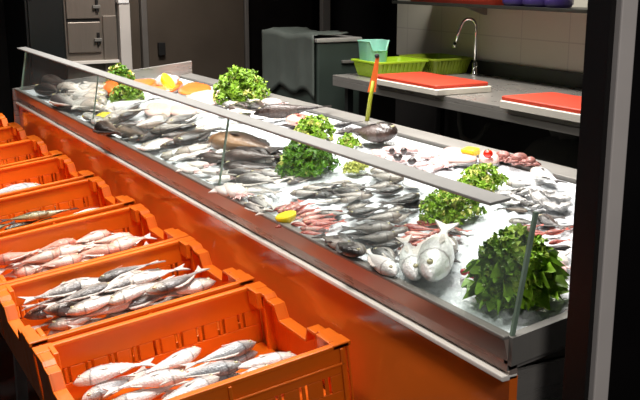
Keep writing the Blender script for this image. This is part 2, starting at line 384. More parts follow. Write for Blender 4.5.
# ------------------------------------------------------------------ fish
def prof_interp(tab, t):
    for (a, va), (c, vc) in zip(tab, tab[1:]):
        if a <= t <= c:
            k = (t - a) / (c - a); k = k * k * (3 - 2 * k) * .5 + k * .5
            return va + (vc - va) * k
    return tab[-1][1]
FISHMESH = {}
def fish_meshes(key, hmax, wmax, material, finmat, bend=0, fork=.5, tabh=None):
    """unit-length fish on its side: x nose +.5 to tail -.5, y belly to back, z thickness"""
    tabh = tabh or [(0, .04), (.06, .42), (.16, .74), (.3, .97), (.42, 1), (.58, .86), (.75, .5), (.9, .24), (1, .21)]
    tabw = [(0, .06), (.06, .48), (.16, .82), (.28, 1), (.45, .95), (.65, .62), (.85, .26), (1, .12)]
    bf = lambda x: bend * (x * x * 2 - .25)
    body = MB(); rs = []
    n = 12
    for i in range(17):
        t = i / 16; x = .5 - .83 * t; h = hmax / 2 * prof_interp(tabh, t); w = wmax / 2 * prof_interp(tabw, t)
        rs.append([(x, bf(x) + h * math.cos(2 * PI * k / n) + hmax * .03 * math.sin(PI * t), w * math.copysign(abs(math.sin(2 * PI * k / n)) ** .85, math.sin(2 * PI * k / n))) for k in range(n)])
    body.rings(rs)
    me = body.mesh('fish_body', material, True)
    def fin(pts, th=.012, bend_it=True):
        m = MB(); top = [(x, y + (bf(x) if bend_it else 0), th / 2) for x, y in pts]; bot = [(x, y, -th / 2) for x, y, _ in top]
        N = len(pts); m.add(top + bot, [tuple(range(N)), tuple(range(2 * N - 1, N - 1, -1))] + [(i, (i + 1) % N, N + (i + 1) % N, N + i) for i in range(N)])
        return m
    h = hmax
    th = .1 * h / 2
    tl = fin([(-.315, .11 * h), (-.38, .2 * h), (-.5, max(.36 * h, .095)), (-.46 + .06 * fork, .0), (-.5, -max(.36 * h, .095)), (-.38, -.2 * h), (-.315, -.11 * h)]).mesh('tail_fin', finmat)
    dp = [(.2 - .06 * k, 0) for k in range(8)]
    up = [(x, hmax / 2 * prof_interp(tabh, (.5 - x) / .83) * .97 + hmax * .02) for x, _ in dp]
    out = [(x - .02, y + hmax * (.16, .2, .17, .19, .14, .15, .1, .04)[k]) for k, (x, y) in enumerate(up)]
    z = []
    for k, (x, y) in enumerate(out): z += [(x, y)] + ([((x + out[k + 1][0]) / 2 + .006, (y + out[k + 1][1]) / 2 - .03 * hmax)] if k < 7 else [])
    df = fin(up[::-1] + z).mesh('dorsal_fin', finmat)
    lo = [(x, -hmax / 2 * prof_interp(tabh, (.5 - x) / .83) * .94 + hmax * .02) for x in (-.05, -.1, -.16, -.2)]
    af = fin(lo[::-1] + [(-.06, lo[0][1] - hmax * .12), (-.12, lo[1][1] - hmax * .1), (-.19, lo[3][1] - hmax * .05)]).mesh('anal_fin', finmat)
    zw = wmax / 2
    PM = {}; EM = {}; EO = {}
    for sgn in (1, -1):
        pf = MB(); q = [(.2, -.06 * h, .98 * zw), (.15, .0 * h, 1.03 * zw), (.06, -.02 * h, 1.14 * zw), (.045, -.12 * h, 1.12 * zw), (.1, -.16 * h, 1.0 * zw)]
        pf.add([(x, y + bf(x), z * sgn) for x, y, z in q], [(0, 1, 2, 3, 4)])
        PM[sgn] = pf.mesh('pectoral_fin', finmat)
        er = .02 + .03 * h
        EM[sgn] = MB().ball((.405, bf(.4) + .09 * h, sgn * zw * .66), er * .62, 8, 6, (1, 1, .6)).mesh('pupil', m_eye, True)
        EO[sgn] = MB().ball((.405, bf(.4) + .09 * h, sgn * zw * .6), er, 10, 6, (1, 1, .5)).mesh('eye', m_eyer, True)
    FISHMESH[key] = dict(body=me, h=hmax, w=wmax)
    for sgn in (1, -1): FISHMESH[key][sgn] = [('tail_fin', tl), ('dorsal_fin', df), ('anal_fin', af), ('pectoral_fin', PM[sgn]), ('eye', EO[sgn], EM[sgn])]
def kind(key, *a, **k):
    for s, bd in (('', .0), ('+', .12), ('-', -.12)): fish_meshes(key + s, *a, bend=bd, **k)
kind('bream', .36, .17, F_BREAM, m_fin_d)
kind('silver', .22, .13, F_SILVER, m_fin_l)
kind('pale', .24, .13, F_PALE, m_fin_l)
kind('brown', .33, .2, F_BROWN, m_fin_d)
kind('ochre', .36, .2, F_OCHRE, m_fin_d)
kind('dark', .3, .2, F_DARK, m_fin_d)
kind('slimdark', .2, .13, F_DARK, m_fin_d)
kind('slimbrown', .19, .13, F_BROWN, m_fin_d)
kind('mullet', .21, .14, F_RED, m_fin_r)
kind('rose', .36, .19, F_ROSE, m_fin_l)
kind('green', .24, .15, F_GREEN, m_fin_d)
kind('white', .25, .15, F_WHITE, m_fin_l)
F_BELLY = fish_mat('white_belly_skin', (255, 254, 252), (252, 250, 248), (214, 212, 208), spots=.02, head=(255, 255, 255))
kind('belly', .3, .17, F_BELLY, m_fin_l)
kind('whitefat', .36, .22, F_WHITE, m_fin_d)
NAMES = dict(bream='sea_bream', silver='silver_fish', pale='pale_fish', brown='brown_fish', ochre='grouper', dark='dark_fish', slimdark='dark_fish', slimbrown='brown_fish', mullet='red_mullet', rose='pink_fish', green='green_fish', white='white_fish', whitefat='white_fish', belly='white_fish')
def make_fish(key, H, T, n, roll=0, flip=False, lift=0, fat=1, small=False, hs=1):
    """lay a fish with its nose at H and its tail at T on the plane with normal n"""
    fm = FISHMESH[key]; H = Vector(H); T = Vector(T); L = (H - T).length
    x = (H - T).normalized(); z = (n - x * n.dot(x)).normalized(); y = z.cross(x)
    a = roll + (PI if flip else 0)
    y2 = y * math.cos(a) + z * math.sin(a); z2 = x.cross(y2)
    half = .5 * L * (fm['w'] * fat * abs(math.cos(roll)) + fm['h'] * hs * abs(math.sin(roll)) * .75)
    c = (H + T) / 2 + z * (half + lift)
    M = Matrix((x, y2, z2)).transposed().to_4x4() @ Matrix.Diagonal((L, L * hs, L * fat, 1)); M.translation = c
    o = bpy.data.objects.new(NAMES[key.rstrip('+-')], fm['body']); COL.objects.link(o); o.matrix_world = M
    if not small:
        for p in fm[-1 if flip else 1]:
            q = bpy.data.objects.new(p[0], p[1]); COL.objects.link(q); q.parent = o
            if p[0] == 'eye':
                r = bpy.data.objects.new('pupil', p[2]); COL.objects.link(r); r.parent = q
    else:
        q = bpy.data.objects.new('tail_fin', fm[1][0][1]); COL.objects.link(q); q.parent = o
    return o
bpy.context.view_layer.update()
def lay(key, items, cat, group, what, where, **kw):
    """items: (nose px, py, tail px, py[, opts])"""
    out = []
    for it in items:
        hx, hy, tx, ty = it[:4]; k0 = key; o = dict(kw); o.update(it[4] if len(it) > 4 else {})
        lift = o.pop('lift', 0); k = o.pop('key', key) + o.pop('b', R.choice(('', '', '+', '-')))
        # the clicks are on the fish's visible middle line, a little above the ice
        up = .012 + lift
        if (o.get('key') or k0)[:4] in ('silv', 'slim', 'pale', 'mull'): o['hs'] = o.get('hs', 1) * 1.28; o['fat'] = o.get('fat', 1) * 1.12
        f = make_fish(k, tray(hx, hy, up), tray(tx, ty, up), TN, lift=-.016, flip=o.pop('flip', R.random() < .5), roll=o.pop('roll', R.uniform(-.2, .2)), **o)
        f['category'] = cat
        if len(items) > 1: f['group'] = group
        out.append(f)
    bpy.context.view_layer.update()
    ordinal_labels(out, what, where)
    return out

# far corner
lay('slimdark', [(38, 92, 62, 97, {'fat': 1.4}), (44, 85, 70, 90, {'fat': 1.5, 'lift': .01}), (58, 95, 72, 88, {'fat': 1.3, 'lift': .02})], 'fish', 'dark fish in the far corner', 'small dark fish', 'of three in the far front corner', hs=.95)
lay('pale', [(106, 92, 71, 88, {'b': '+'}), (104, 98, 71, 93, {'b': '+', 'lift': .004}), (102, 104, 69, 98, {'b': '+', 'lift': .004}), (98, 110, 66, 103, {'b': ''})], 'fish', 'four fanned pale fish', 'long pale silver fish', 'of four fanned in the far corner', fat=1.1, flip=False, hs=1.1)
lay('silver', [(55, 102, 81, 113)], 'fish', '', 'bluish silver fish', 'lying along the glass in the far front corner', roll=.1, hs=.75)
lay('silver', [(84, 116, 102, 123, {'hs': .8}), (93, 120, 114, 128, {'hs': .8})], 'fish', 'two silver fish along the glass', 'silver fish', 'of two by the glass beside the lemon wedge')
lay('whitefat', [(100, 114, 158, 101, {'b': ''})], 'fish', '', 'large white-bellied fish on the ice, beside the far parsley', '', fat=.8, flip=True, hs=.85)
lay('brown', [(119, 119, 146, 110, {'b': ''})], 'fish', '', 'grey-brown fish with dark back below the large white-bellied fish', '', lift=.02, flip=False)
lay('mullet', [(128, 124, 143, 119, {}), (133, 127, 146, 122, {})], 'fish', 'two red fish by the grey-brown fish', 'little red fish', 'of two below the grey-brown fish')
lay('slimbrown', [(98, 128, 128, 138, {}), (118, 133, 152, 141, {}), (128, 141, 160, 131, {}), (150, 133, 197, 124, {'key': 'pale', 'lift': .02}), (139, 128, 176, 121, {})], 'fish', 'brown fish heaped by the front glass', 'slim brownish fish', 'of five heaped left of centre', fat=1.2)
lay('silver', [(167, 125, 206, 112, {}), (193, 131, 238, 122, {'lift': .015})], 'fish', 'two silver fish atop the brown heap', 'silver fish', 'of two on top of the brown heap', hs=1.1)
lay('slimbrown', [(175, 146, 220, 130, {'hs': 1.4}), (160, 138, 196, 130, {'key': 'slimdark'}), (180, 139, 214, 127, {'lift': .01}), (206, 140, 232, 131, {'key': 'slimdark'})], 'fish', 'dark fish below the silver pair', 'dark brown fish', 'of four under the silver pair', fat=1.2)
lay('ochre', [(213, 145, 284, 158, {'b': '', 'fat': .85})], 'fish', '', 'big brown grouper with an ochre head beside the centre parsley', '', flip=True)
lay('slimdark', [(250, 154, 284, 162, {}), (221, 167, 284, 168, {'hs': 1.3}), (219, 160, 254, 154, {'key': 'slimbrown'})], 'fish', 'dark fish under the grouper', 'long dark fish', 'of three under the grouper')
lay('silver', [(236, 180, 284, 184, {'hs': 1.35, 'b': ''}), (218, 175, 262, 172, {}), (242, 190, 280, 192, {'hs': 1.2})], 'fish', 'silver fish left of the mullet fan', 'stout silver fish', 'of three below the centre parsley', fat=1.2)
lay('silver', [(246, 203, 262, 214, {}), (251, 198, 269, 211, {}), (258, 196, 277, 208, {})], 'fish', 'silver fish by the lemon half', 'small silver fish', 'of three by the front lemon half')
lay('dark', [(224, 160, 286, 161, {'b': '', 'lift': .006})], 'fish', '', 'broad dark fish directly under the ochre-headed grouper', '', hs=.95, fat=1.1)
# mullet fan
lay('mullet', [(278, 211, 294, 200), (284, 211, 302, 199), (290, 211, 311, 201), (296, 212, 320, 205, {'lift': .006}), (299, 215, 326, 208, {'lift': .008}), (301, 219, 334, 212, {'lift': .008}), (303, 222, 336, 217, {'lift': .004}),
    (308, 225, 346, 219), (300, 227, 330, 226, {'lift': .004}), (298, 231, 327, 231), (291, 221, 310, 224, {'lift': .006})], 'fish', 'red mullet fanned around the lemon half', 'pink red mullet', 'in the fan around the lemon half', fat=1.15)
# grey bream heap, two columns
lay('bream', [(404, 181, 362, 176), (394, 183, 360, 187, {'lift': .004}), (404, 188, 364, 192, {'lift': .012}), (421, 195, 382, 204, {'lift': .02}),
    (341, 184, 366, 183), (362, 194, 324, 190), (340, 201, 367, 194, {'lift': .005}), (347, 208, 372, 200, {'lift': .01}), (348, 214, 386, 206, {'lift': .015}),
    (402, 215, 356, 220, {'lift': .02}), (404, 205, 378, 212, {'lift': .008}), (394, 228, 340, 230, {'lift': .02}), (398, 235, 350, 238, {'lift': .012}), (352, 248, 318, 236, {'lift': .004}),
    (364, 254, 332, 240, {'lift': .014}), (408, 226, 384, 233, {'lift': .01}), (402, 243, 366, 244), (370, 171, 402, 175), (376, 249, 398, 263, {'lift': .004}), (390, 221, 414, 210, {})],
    'fish', 'grey sea bream heaped at the middle of the tray', 'grey sea bream', 'in the heap left of the front parsley', fat=1.25, hs=1.12)
lay('white', [(403, 180, 425, 188)], 'fish', '', 'pale fish lying right of the grey bream heap under the glass rail', '', hs=1.3)
# second mullet group
lay('mullet', [(418, 214, 444, 218, {'key': 'slimbrown'}), (416, 220, 448, 222), (402, 225, 441, 229, {'lift': .006}), (446, 226, 470, 234, {'key': 'slimbrown', 'lift': .01}), (399, 237, 434, 234, {'lift': .006}),
    (397, 246, 427, 245, {'lift': .004}), (428, 233, 448, 225, {'lift': .012}), (404, 231, 436, 233, {'lift': .012}), (410, 242, 430, 238, {'lift': .008})], 'fish', 'red mullet by the front parsley', 'pink red mullet', 'of the group below the front parsley', fat=1.15)
lay('bream', [(447, 238, 453, 264, {'b': ''})], 'fish', '', 'slim grey fish between two white squid', '', hs=.75)
# near staff edge
lay('whitefat', [(506, 183, 543, 185, {}), (532, 172, 562, 185, {'lift': .004})], 'fish', 'two white-bellied fish by the partition', 'fat white-bellied fish with dark tail', 'of two by the black partition', b='', flip=True, hs=.85)
lay('slimdark', [(539, 214, 565, 227, {'hs': 1.3})], 'fish', '', 'dark fish between the pink fish and the black partition', '')
lay('mullet', [(517, 227, 546, 222), (521, 235, 551, 230), (544, 231, 570, 226), (548, 240, 571, 236)], 'fish', 'pink fish behind the curly greens', 'pale pink fish', 'of four behind the curly greens', fat=1.2)
# staff side, centre
lay('dark', [(254, 119, 332, 111, {'b': '+'})], 'fish', '', 'long dark fish on the staff side behind the glass rail', '', hs=.6, flip=True)
lay('dark', [(397, 139, 343, 136, {'b': '', 'key': 'dark', 'fat': 1.5})], 'fish', '', 'thick dark brown fish below the lime stick', '', hs=1.9, lift=.01, flip=False)
lay('dark', [(333, 126, 362, 121, {}), (338, 133, 360, 127, {})], 'fish', 'two dark fish by the parsley', 'dark fish', 'of two between the parsley and the brown fish')
lay('mullet', [(290, 121, 318, 128)], 'fish', '', 'red fish half hidden behind the parsley at the glass rail', '', hs=1.7, fat=1.4, lift=.02)
lay('slimdark', [(230, 106, 250, 111, {}), (252, 104, 270, 111, {}), (238, 116, 262, 121, {})], 'fish', 'dark fish among white pieces', 'short dark fish', 'of three among the white squid pieces', hs=1.4)

# fish lying lower in the heaps, between the ones on top
def under(key, n, x0, x1, ya, yb, dx, dy, group, what, where, seed, kinds=None, fl=None, **kw):
    rj = random.Random(seed); it = []
    for i in range(n):
        x = x0 + (x1 - x0) * (i + rj.uniform(.2, .8)) / n; t = ((i * 5) % n + rj.uniform(.1, .9)) / n
        y = ya(x) + (yb(x) - ya(x)) * t; s = rj.choice((-1, 1)); k = rj.uniform(.42, .58); w = rj.uniform(-.35, .35)
        it.append((x + s * dx * k, y + s * (dy + w * dx * .4) * k, x - s * dx * k, y - s * (dy + w * dx * .4) * k, {'key': kinds[i % len(kinds)] if kinds else key, 'lift': -.008 + .004 * (i % 3)}))
    return lay(key, it, 'fish', group, what, where, **kw)
yfr = lambda x: 87 + .4986 * (x - 16) - 10
yra = lambda x: 58 + .315 * (x - 27) + 6
under('pale', 4, 70, 122, lambda x: yra(x) + 14, lambda x: yfr(x) - 6, 26, 8, 'lower pale fish of the far corner', 'half covered pale fish', 'low in the far front corner', 41, ['pale', 'silver'], hs=.8)
under('slimbrown', 16, 118, 232, lambda x: yra(x) + 16, lambda x: yfr(x) - 4, 44, -9, 'lower fish of the brown heap', 'half covered fish', 'deep in the brown heap', 42, ['slimbrown', 'pale', 'slimdark', 'slimbrown', 'silver'], fat=1.2)
under('slimdark', 10, 222, 292, lambda x: 158, lambda x: 190, 50, 3, 'lower fish below the centre parsley', 'half covered fish', 'below the large centre parsley', 43, ['slimdark', 'silver', 'slimbrown'], fat=1.1)
under('bream', 8, 322, 408, lambda x: 172 + (408 - x) * .12, lambda x: 226 + (x - 322) * .3, 46, -3, 'lower bream of the grey heap', 'half covered grey bream', 'deep in the grey bream heap', 44, hs=.95)
under('pale', 8, 300, 352, lambda x: 176, lambda x: 202, 34, -4, 'grey fish between parsley and bream', 'dull grey fish', 'between the centre parsley and the bream heap', 45, ['silver', 'bream', 'pale'])
under('mullet', 7, 272, 334, lambda x: 204, lambda x: 226, 26, -4, 'lower mullet of the fan', 'half covered red mullet', 'under the mullet fan', 46)
under('mullet', 6, 404, 462, lambda x: 222, lambda x: 242, 30, 2, 'lower mullet by the front parsley', 'half covered red mullet', 'below the front parsley', 47)
under('slimbrown', 8, 508, 566, lambda x: 206, lambda x: 250, 30, 2, 'lower fish by the partition', 'half covered brownish fish', 'between the oysters and the curly greens', 48, ['slimbrown', 'mullet', 'bream'])
under('pale', 9, 196, 300, lambda x: 98 + (x - 196) * .12, lambda x: 108 + (x - 196) * .2, 26, 3, 'lower fish on the staff side', 'half covered pale fish', 'on the staff side behind the rail', 49, ['pale', 'slimdark', 'white'])

# ------------------------------------------------------------------ squid, octopus, oysters, fillets
def squid_parts():
    m = MB(); rs = []
    for i in range(12):
        t = i / 11; x = .5 - .72 * t
        r = .13 * (math.sin(PI * min(1, t * .62 + .06)) ** .8) if t < .98 else .1
        rs.append([(x, r * math.cos(2 * PI * k / 12), .6 * r * math.sin(2 * PI * k / 12)) for k in range(12)])
    m.rings(rs); body = m.mesh('squid_mantle', m_squid, True)
    f = MB(); f.add([(.48, 0, .012), (.34, .2, .0), (.2, .13, .01), (.2, -.13, .01), (.34, -.2, .0), (.48, 0, -.012), (.34, .2, -.014), (.2, .13, -.012), (.2, -.13, -.012), (.34, -.2, -.014)],
        [(0, 1, 2, 3, 4), (9, 8, 7, 6, 5), (0, 5, 6, 1), (1, 6, 7, 2), (2, 7, 8, 3), (3, 8, 9, 4), (4, 9, 5, 0)])
    fin = f.mesh('squid_fin', m_squid)
    h = MB(); h.ball((-.26, 0, 0), .075, 10, 7, (1.1, 1, .75))
    head = h.mesh('squid_head', m_squidp, True)
    a = MB(); r2 = random.Random(5)
    for k in range(8):
        yy = (k - 3.5) * .018; dx = r2.uniform(.12, .2); dy = (k - 3.5) * .025
        a.tube([(-.3, yy, 0), (-.3 - dx * .5, yy + dy * .5, r2.uniform(-.01, .02)), (-.3 - dx, yy + dy + r2.uniform(-.02, .02), r2.uniform(-.02, .01))], [.018, .013, .004], 6)
    arms = a.mesh('tentacles', m_squidp, True)
    return body, [('squid_fin', fin), ('squid_head', head), ('tentacles', arms)]
SQB, SQP = squid_parts()
SQB2 = SQB.copy(); SQB2.materials.clear(); SQB2.materials.append(m_squidp)
def squid(items, what, where, group, pink=False, w=1, name='squid'):
    out = []
    for it in items:
        a, b_ = tray(it[0], it[1], .012), tray(it[2], it[3], .012); L = (a - b_).length; ww = it[4] if len(it) > 4 else w
        x = (a - b_).normalized(); z = TN; y = z.cross(x)
        M = Matrix((x, y, z)).transposed().to_4x4() @ Matrix.Diagonal((L, L * ww, L * min(ww, 1.2), 1)); M.translation = (a + b_) / 2 + z * (.6 * .13 * L * min(ww, 1.2) - .014)
        o = bpy.data.objects.new(name, SQB2 if pink else SQB); COL.objects.link(o); o.matrix_world = M; o['category'] = 'squid'
        for nm, me in SQP:
            q = bpy.data.objects.new(nm, me); COL.objects.link(q); q.parent = o
        if len(items) > 1: o['group'] = group
        out.append(o)
    bpy.context.view_layer.update(); ordinal_labels(out, what, where); return out
lay('belly', [(396, 277, 364, 252, {'hs': .8}), (416, 284, 404, 242, {'hs': .72}), (432, 289, 448, 232, {'hs': .78, 'lift': .004})], 'fish', 'white fish near the customer edge', 'big white-bellied fish', 'of three pointing down at the customer edge', fat=1.2, b='')
squid([(551, 250, 562, 272, 1.5)], 'white squid between the curly greens and the black partition', '', '')
squid([(144, 151, 172, 139, 1.6), (176, 152, 192, 145, 1.4), (184, 157, 214, 150, 1.3), (168, 160, 196, 153, 1.3), (188, 163, 212, 166, 1.5), (200, 170, 226, 173, 1.3), (206, 180, 240, 176, 1.2), (216, 188, 242, 196, 1.4), (180, 168, 202, 172, 1.4), (226, 186, 246, 200, 1.2)], 'white squid', 'of the group along the front glass', 'white squid along the front glass')
squid([(384, 147, 404, 152), (388, 157, 412, 160), (400, 146, 426, 150), (408, 165, 434, 161), (414, 155, 440, 155), (424, 169, 448, 163), (430, 160, 452, 166), (372, 150, 388, 157)], 'pink-white cuttlefish', 'of the staff-side heap below the lime stick', 'cuttlefish heap on the staff side', pink=True, w=1.4, name='cuttlefish')
squid([(212, 104, 230, 100), (218, 112, 238, 113), (246, 100, 262, 102), (258, 114, 278, 108), (244, 112, 258, 116), (264, 101, 282, 106)], 'small white squid', 'of the staff-side group beside the far parsley', 'small white squid on the staff side', w=1.4)
# black mantle scraps among the cuttlefish
out = []
for px, py, r in ((398, 157, .014), (412, 161, .013), (404, 151, .01), (392, 151, .009)):
    p = tray(px, py, .03); m = MB(); rj = random.Random(px)
    m.rings([[(rr_ * math.cos(2 * PI * k / 10) * rj.uniform(.8, 1.3), rr_ * math.sin(2 * PI * k / 10) * rj.uniform(.8, 1.3), zz) for k in range(10)] for rr_, zz in ((r * .7, -.012), (r * 1.2, 0), (r, .008), (r * .4, .013))])
    o = m.build('cuttlefish_scrap', m_squidk, smooth=True); o.location = p; o['category'] = 'shellfish'; o['group'] = 'dark scraps on the cuttlefish'; out.append(o)
bpy.context.view_layer.update(); ordinal_labels(out, 'small blackish scrap', 'on the pink-white cuttlefish heap')
# octopus: round head with curling arms
def octopus(px, py, r, label, rot=0):
    p = tray(px, py, .0); e = empty('octopus', p + TN * .004); tag(e, label, 'octopus', 'octopus by the tomato'); e.rotation_euler = (math.atan(SL), 0, rot)
    m = MB(); m.ball((0, 0, r * .75), r, 14, 9, (1.25, .9, .75)); m.build('octopus_head', m_octo, e, True)
    rj = random.Random(int(px))
    for k in range(8):
        a = 2 * PI * k / 8; pts = []; rad = []
        for i in range(8):
            t = i / 7; rr_ = r * (.6 + 1.7 * t); aa = a + t * t * rj.choice((-1, 1)) * .9
            pts.append((rr_ * math.cos(aa), rr_ * math.sin(aa), r * (.4 - .2 * t) + .2 * r * math.sin(3 * t))); rad.append(r * (.3 - .25 * t))
        MB().tube(pts, rad, 7).build('arm', m_octo, e, True)
    return e
octopus(503, 161, .022, 'small reddish octopus right beside the tomato', .4)
octopus(519, 164, .024, 'reddish octopus in the middle, between tomato and white-bellied fish', 1.3)
octopus(530, 166, .019, 'reddish octopus nearest the fat white-bellied fish', 2.2)
# oysters
out = []
for i, (px, py, r) in enumerate(((506, 195, .024), (516, 200, .026), (508, 204, .022), (525, 193, .023), (536, 199, .032), (527, 205, .02), (548, 194, .026), (558, 200, .032), (549, 207, .026), (563, 208, .026), (518, 191, .02), (536, 208, .02))):
    p = tray(px, py, .004); e = empty('oyster', p); e['category'] = 'oyster'; e['group'] = 'oysters beside the partition'; out.append(e)
    e.rotation_euler = (math.atan(SL) + R.uniform(-.3, .3), R.uniform(-.3, .3), R.uniform(0, 6))
    m = MB(); rj = random.Random(i); jit = [rj.uniform(.8, 1.25) for _ in range(16)]
    m.rings([[(r * s * jit[k] * 1.35 * math.cos(2 * PI * k / 16), r * s * jit[k] * math.sin(2 * PI * k / 16), z * r + (.12 * r * (k % 2))) for k in range(16)] for s, z in ((.45, -.25), (.85, .05), (1, .3), (.93, .36), (.8, .24), (.4, .16))])
    m.build('shell', m_shell, e, 40)
    m = MB(); m.ball((0, 0, r * .26), r * .62, 12, 7, (1.25, .85, .3)); m.build('oyster_flesh', m_nacre, e, True)
bpy.context.view_layer.update(); ordinal_labels(out, 'grey-white open oyster', 'of the cluster by the black partition')

def fillet(corner_px, th, material, name, label, cat, group=None, skin=True, lift=0):
    """slab with a rounded top whose outline follows four tray points"""
    P = [tray(x, y, .004 + lift) for x, y in corner_px]; c = sum(P, Vector()) / 4
    # outline rounded by subdivision of the quad
    loop = []
    for i in range(4):
        a, b_, d = P[i - 1], P[i], P[(i + 1) % 4]
        for k in range(6):
            t = k / 5; q0 = b_ + (a - b_) * .4; q1 = b_ + (d - b_) * .4
            loop.append(q0 * (1 - t) ** 2 + b_ * 2 * t * (1 - t) + q1 * t * t)
    lo = [q - c for q in loop]
    m = MB(); m.rings([[q * s + TN * z for q in lo] for s, z in ((.96, .003), (1, th * .35), (.98, th * .7), (.86, th * .95), (.6, th * 1.08), (.2, th * 1.1))])
    e = empty(name, c); tag(e, label, cat, group)
    m.build('flesh', material, e, True)
    if skin:
        m = MB(); m.rings([[q * s + TN * z for q in lo] for s, z in ((.97, -.006), (1.015, -.004), (1.01, .004), (.95, .004))]); m.build('skin', m_skin, e, True)
    return e
fillet([(146, 92), (160, 82), (187, 83), (172, 95)], .024, m_salmon, 'salmon_fillet', 'orange salmon fillet at the far end, middle one under the white fish steak', 'fish fillet', 'salmon fillets at the far end')
fillet([(174, 95), (190, 83), (214, 88), (206, 98)], .02, m_salmon, 'salmon_fillet', 'orange salmon fillet at the far end, rightmost of all', 'fish fillet', 'salmon fillets at the far end')
fillet([(116, 88), (136, 82), (160, 81), (146, 91)], .022, m_salmon, 'salmon_fillet', 'orange salmon fillet at the far end, half behind the glass rail', 'fish fillet', 'salmon fillets at the far end')
fillet([(102, 96), (107, 86), (121, 87), (116, 98)], .045, m_salmon, 'salmon_fillet', 'thick orange salmon piece seen through the glass beside the far parsley', 'fish fillet', 'salmon fillets at the far end')
fillet([(182, 104), (196, 92), (226, 93), (222, 108)], .02, m_pinkfil, 'pink_fillet', 'pale pink fillet behind the glass rail right of the salmon', 'fish fillet', 'pale pink fillets')
fillet([(142, 116), (150, 104), (176, 108), (168, 121)], .024, m_pinkfil, 'pink_fillet', 'pale pink fillet under the glass rail beside the large white-bellied fish', 'fish fillet', 'pale pink fillets')
fillet([(168, 116), (172, 107), (200, 111), (192, 119)], .022, m_pinkfil, 'pink_fillet', 'pale pink fillet just left of the silver pair, under the rail', 'fish fillet', 'pale pink fillets')
fillet([(436, 165), (444, 150), (472, 154), (480, 164)], .022, m_pinkfil, 'pink_fillet', 'pale pink fillet under the square lemon piece', 'fish fillet', 'pale pink fillets')
fillet([(478, 164), (480, 155), (498, 156), (500, 166)], .024, m_pinkfil, 'pink_fillet', 'rosy fillet with a tomato on top', 'fish fillet', 'pale pink fillets')

# ------------------------------------------------------------------ lemons, tomatoes
def lemon_half(px, py, r, label, tilt=(0, 0)):
    p = tray(px, py, .018); e = empty('lemon_half', p); tag(e, label, 'lemon', 'lemon pieces'); e.rotation_euler = (math.atan(SL) + tilt[0], tilt[1], 0)
    m = MB(); m.lathe([(r * .3, -r * .7), (r * .7, -r * .5), (r * .95, -r * .15), (r, .1 * r), (r * .94, .14 * r)], 20); m.build('rind', m_rind, e, True)
    m = MB(); n = 40
    m.rings([[(rr_ * (1 - .05 * (k % 4 == 0)) * math.cos(2 * PI * k / n), rr_ * (1 - .05 * (k % 4 == 0)) * math.sin(2 * PI * k / n), z) for k in range(n)] for rr_, z in ((r * .9, .12 * r), (r * .88, .2 * r), (r * .12, .19 * r))]); m.build('flesh', m_lemon, e, 40)
    return e
lemon_half(286, 216, .034, 'yellow lemon half at the foot of the red mullet fan', (.12, -.1))
def wedge(px, py, L, rotz, label, z=.02):
    p = tray(px, py, z); e = empty('lemon_wedge', p); tag(e, label, 'lemon', 'lemon pieces'); e.rotation_euler = (math.atan(SL), 0, rotz)
    m = MB(); rs = []
    for i in range(11):
        t = i / 10; s = math.sin(PI * (.08 + .84 * t)); rs.append([(L * (t - .5), -.22 * L * s, -.0), (L * (t - .5), -.12 * L * s, .2 * L * s), (L * (t - .5), .12 * L * s, .2 * L * s), (L * (t - .5), .22 * L * s, 0), (L * (t - .5), 0, -.14 * L * s)])
    m.rings(rs); m.build('rind', m_rind, e, 50)
    m = MB(); m.rings([[(L * (t - .5) * .9, -.1 * L * math.sin(PI * t), .19 * L * math.sin(PI * t) + .004), (L * (t - .5) * .9, .1 * L * math.sin(PI * t), .19 * L * math.sin(PI * t) + .004), (L * (t - .5) * .9, 0, .1 * L * math.sin(PI * t))] for t in (.08, .3, .5, .7, .92)]); m.build('flesh', m_lemon, e)
    return e
wedge(62, 100, .05, .4, 'small yellow lemon wedge in the far corner by the dark fish')
wedge(105, 117, .12, -1.2, 'yellow lemon wedge on the ice below the four fanned fish')
wedge(88, 116, .07, -1.2, 'pale lemon wedge just left of the long lemon wedge by the glass')
# ice-and-lemon mound on the salmon
p = tray(167, 85, .026); e = empty('fish_steak', p); tag(e, 'white fish steak standing on the salmon under a lemon', 'fish fillet'); e.rotation_euler = (.2, 0, .6)
m = MB(); m.ball((0, 0, .02), .06, 14, 9, (1.2, .8, .75)); m.build('flesh', m_squid, e, True)
m = MB(); m.ball((.03, .03, .03), .035, 12, 8, (1.2, .8, .6)); m.build('skin', m_squidp, e, True)
e = lemon_half(169, 73, .05, 'bright yellow lemon half topping the white fish steak at the far end', (-.75, .75)); e.location = tray(168, 81, .085)
